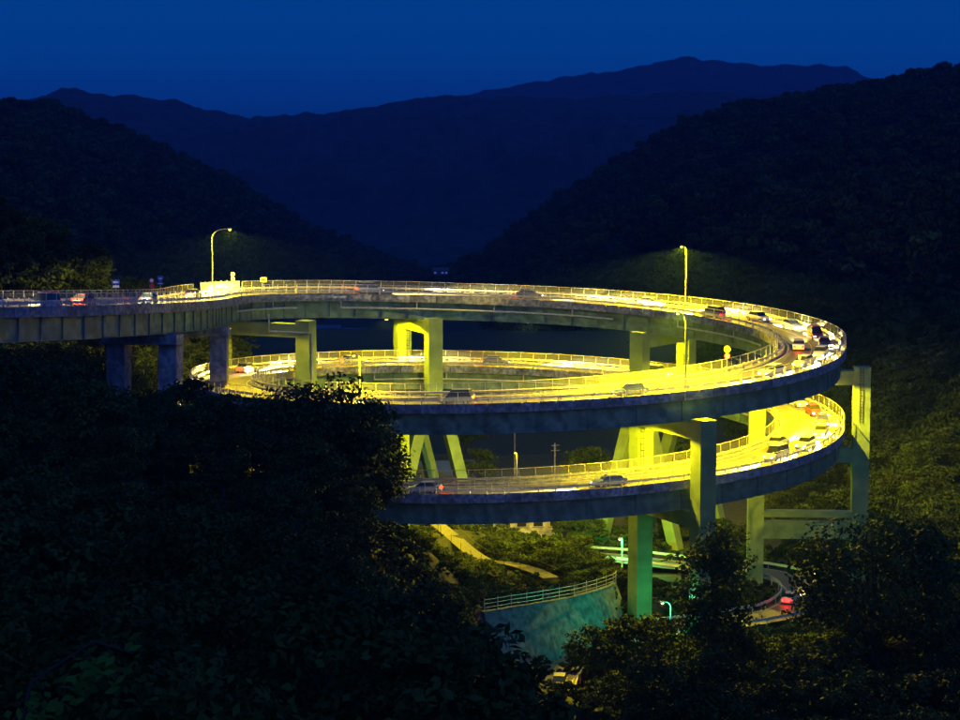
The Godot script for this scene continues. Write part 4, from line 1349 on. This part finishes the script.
	forest("bank_scrub", "dark scrub on the bank beyond the concrete piers", func(u, v):
		var x := lerpf(-85.0, -40.0, u)
		var z := lerpf(-85.0, 30.0, v)
		var away := Vector2(x - CENTRE_X, z)
		if away.length() < 53.0:
			away = away.normalized() * (53.0 + 10.0 * u)
		return Vector3(CENTRE_X + away.x, ground_y(CENTRE_X + away.x, away.y), away.y), 1900, 0.0, 1.0, 2.0, 4.5, wood_crown, 7)
	# lit bushes and small trees on the slope under the loop
	var lit := make_tree("slope_tree", "lit small tree on the slope under the loop", "small trees on the slope under the loop", 31, 5.5, 2.9, 46, 70, 0.2, green)
	var sl := [Vector2(3, -6), Vector2(6, 2), Vector2(9, 8), Vector2(5.5, -14), Vector2(9, -4), Vector2(12, 3), Vector2(13, 12), Vector2(1, -16), Vector2(-1, -24), Vector2(8, -22), Vector2(13, -10), Vector2(14.5, -20), Vector2(-5, -20), Vector2(17, -28), Vector2(10, -33), Vector2(22, -36), Vector2(30, -30), Vector2(36, -26), Vector2(20, -52), Vector2(26, -48), Vector2(34, -46), Vector2(-3, 6), Vector2(1, 12), Vector2(-6, -4), Vector2(8, 14), Vector2(5, 8), Vector2(11, 18), Vector2(2, 1), Vector2(7, -9), Vector2(15, 6), Vector2(10, -14), Vector2(4, -20), Vector2(13, -2), Vector2(-2, -13), Vector2(11, 10), Vector2(16, 17), Vector2(3, -12), Vector2(14, -28), Vector2(0, -30)]
	for k in sl.size():
		if sl[k].y < -6.0 and sl[k].x > -5.0 and sl[k].x < 13.5:
			continue
		if sl[k].x < 0.2 + (sl[k].y - 2.0) * 0.36 + 2.6 and sl[k].y > -12.0:
			continue
		var p := Vector3(sl[k].x, ground_y(sl[k].x, sl[k].y) - 0.6, sl[k].y)
		if k == 0:
			lit.position = p
		else:
			copy_of(lit, p, r.randf() * TAU, r.randf_range(0.65, 1.0) * (0.75 if sl[k].y < -8.0 and sl[k].x < 14.0 else 1.0))
	# undergrowth on the open ground
	var shrub: ArrayMesh = crown(79, Vector3(0, 0.4, 0), Vector3(0.6, 0.4, 0.6), 10, 26, 0.09, deep)[0]
	var clear := [Vector2(7, 66), Vector2(8, 56), Vector2(10.5, 45), Vector2(14.5, 38), Vector2(20.7, 32.5), Vector2(27, 29), Vector2(34, 25), Vector2(40, 20), Vector2(43.6, 11), Vector2(43, 2.5), Vector2(39, -3.5), Vector2(31, -6.5), Vector2(20, -14), Vector2(24, -6), Vector2(26, 0), Vector2(22, 4), Vector2(20, -8), Vector2(28, -3), Vector2(-3.6, -9), Vector2(0.2, 2), Vector2(4.2, 13), Vector2(7, 20), Vector2(-2, -3), Vector2(2.2, 8), Vector2(-1, 0), Vector2(1.2, 5), Vector2(3.2, 10.5), Vector2(5.5, 16.5), Vector2(8.3, 23), Vector2(-2.8, -6), Vector2(-5, -12), Vector2(-6.5, -15), Vector2(9.6, 26), Vector2(17, 34), Vector2(24, 30), Vector2(37, 23), Vector2(42, 16), Vector2(44, 6)]
	forest("undergrowth", "low dark undergrowth covering the open slopes under the loop", func(u, v):
		var x := 0.0
		var z := 0.0
		for tries_ in 12:
			var a := fposmod(u + tries_ * 0.6180, 1.0)
			var b := fposmod(v + tries_ * 0.7548, 1.0)
			x = lerpf(-62.0, 66.0, a)
			z = lerpf(-62.0, 92.0, b)
			var free := true
			for q in clear:
				if Vector2(q.x - x, q.y - z).length() < (2.6 if q.x < 10.0 and q.y < 30.0 else 5.0):
					free = false
					break
			if free:
				break
		return Vector3(x, ground_y(x, z) - 0.1, z), 9000, 0.0, 1.0, 0.9, 2.3, shrub, 9)
	# valley trees behind
	var gv := "trees of the valley floor behind the loop"
	for k in 40:
		var z := r.randf_range(-260.0, -80.0)
		var x := r.randf_range(-0.24, 0.26) * (290.0 - z)
		if absf(x - 2.0) < 16.0 and z < -105.0 and z > -165.0:
			continue
		var c := copy_of(kinds[k % 3], Vector3(x, ground_y(x, z) - 0.5, z), r.randf() * TAU, r.randf_range(0.8, 1.3))
		c.set_meta("label", "dark tree on the valley floor behind the loop")
		c.set_meta("group", gv)
	# a leafy twig close to the camera
	var v := PackedVector3Array()
	var nn := PackedVector3Array()
	var cc := PackedColorArray()
	var sh := thing("leafy_shrub", "leafy green branch reaching in at the lower left corner", "shrub", Vector3(-2.35, 22.72, 279.5))
	var stem := mb()
	add_tube(stem, [Vector3(-0.5, -2.5, 0), Vector3(-0.2, 1.2, 0), Vector3(0.1, 2.45, 0.1), Vector3(0.42, 2.66, 0.1), Vector3(0.62, 2.6, 0.12)], [0.018, 0.014, 0.01, 0.006, 0.003], 6)
	obj("stem", stem.commit(), M.bark, sh)
	for k in 90:
		var f := r.randf()
		var p := Vector3(0.0, 2.25, 0.1).lerp(Vector3(0.6, 2.6, 0.1), f) + Vector3(r.randf_range(-0.06, 0.06), r.randf_range(-0.1, 0.06), r.randf_range(-0.15, 0.15))
		leafy(v, nn, cc, p, Vector3(r.randfn() * 0.4, 0.9, 0.5 + r.randfn() * 0.3).normalized(), 0.04, Color(0.06, 0.13, 0.02) * r.randf_range(0.7, 1.2), r)
	obj("foliage", leaf_mesh(v, nn, cc), M.leaf, sh)
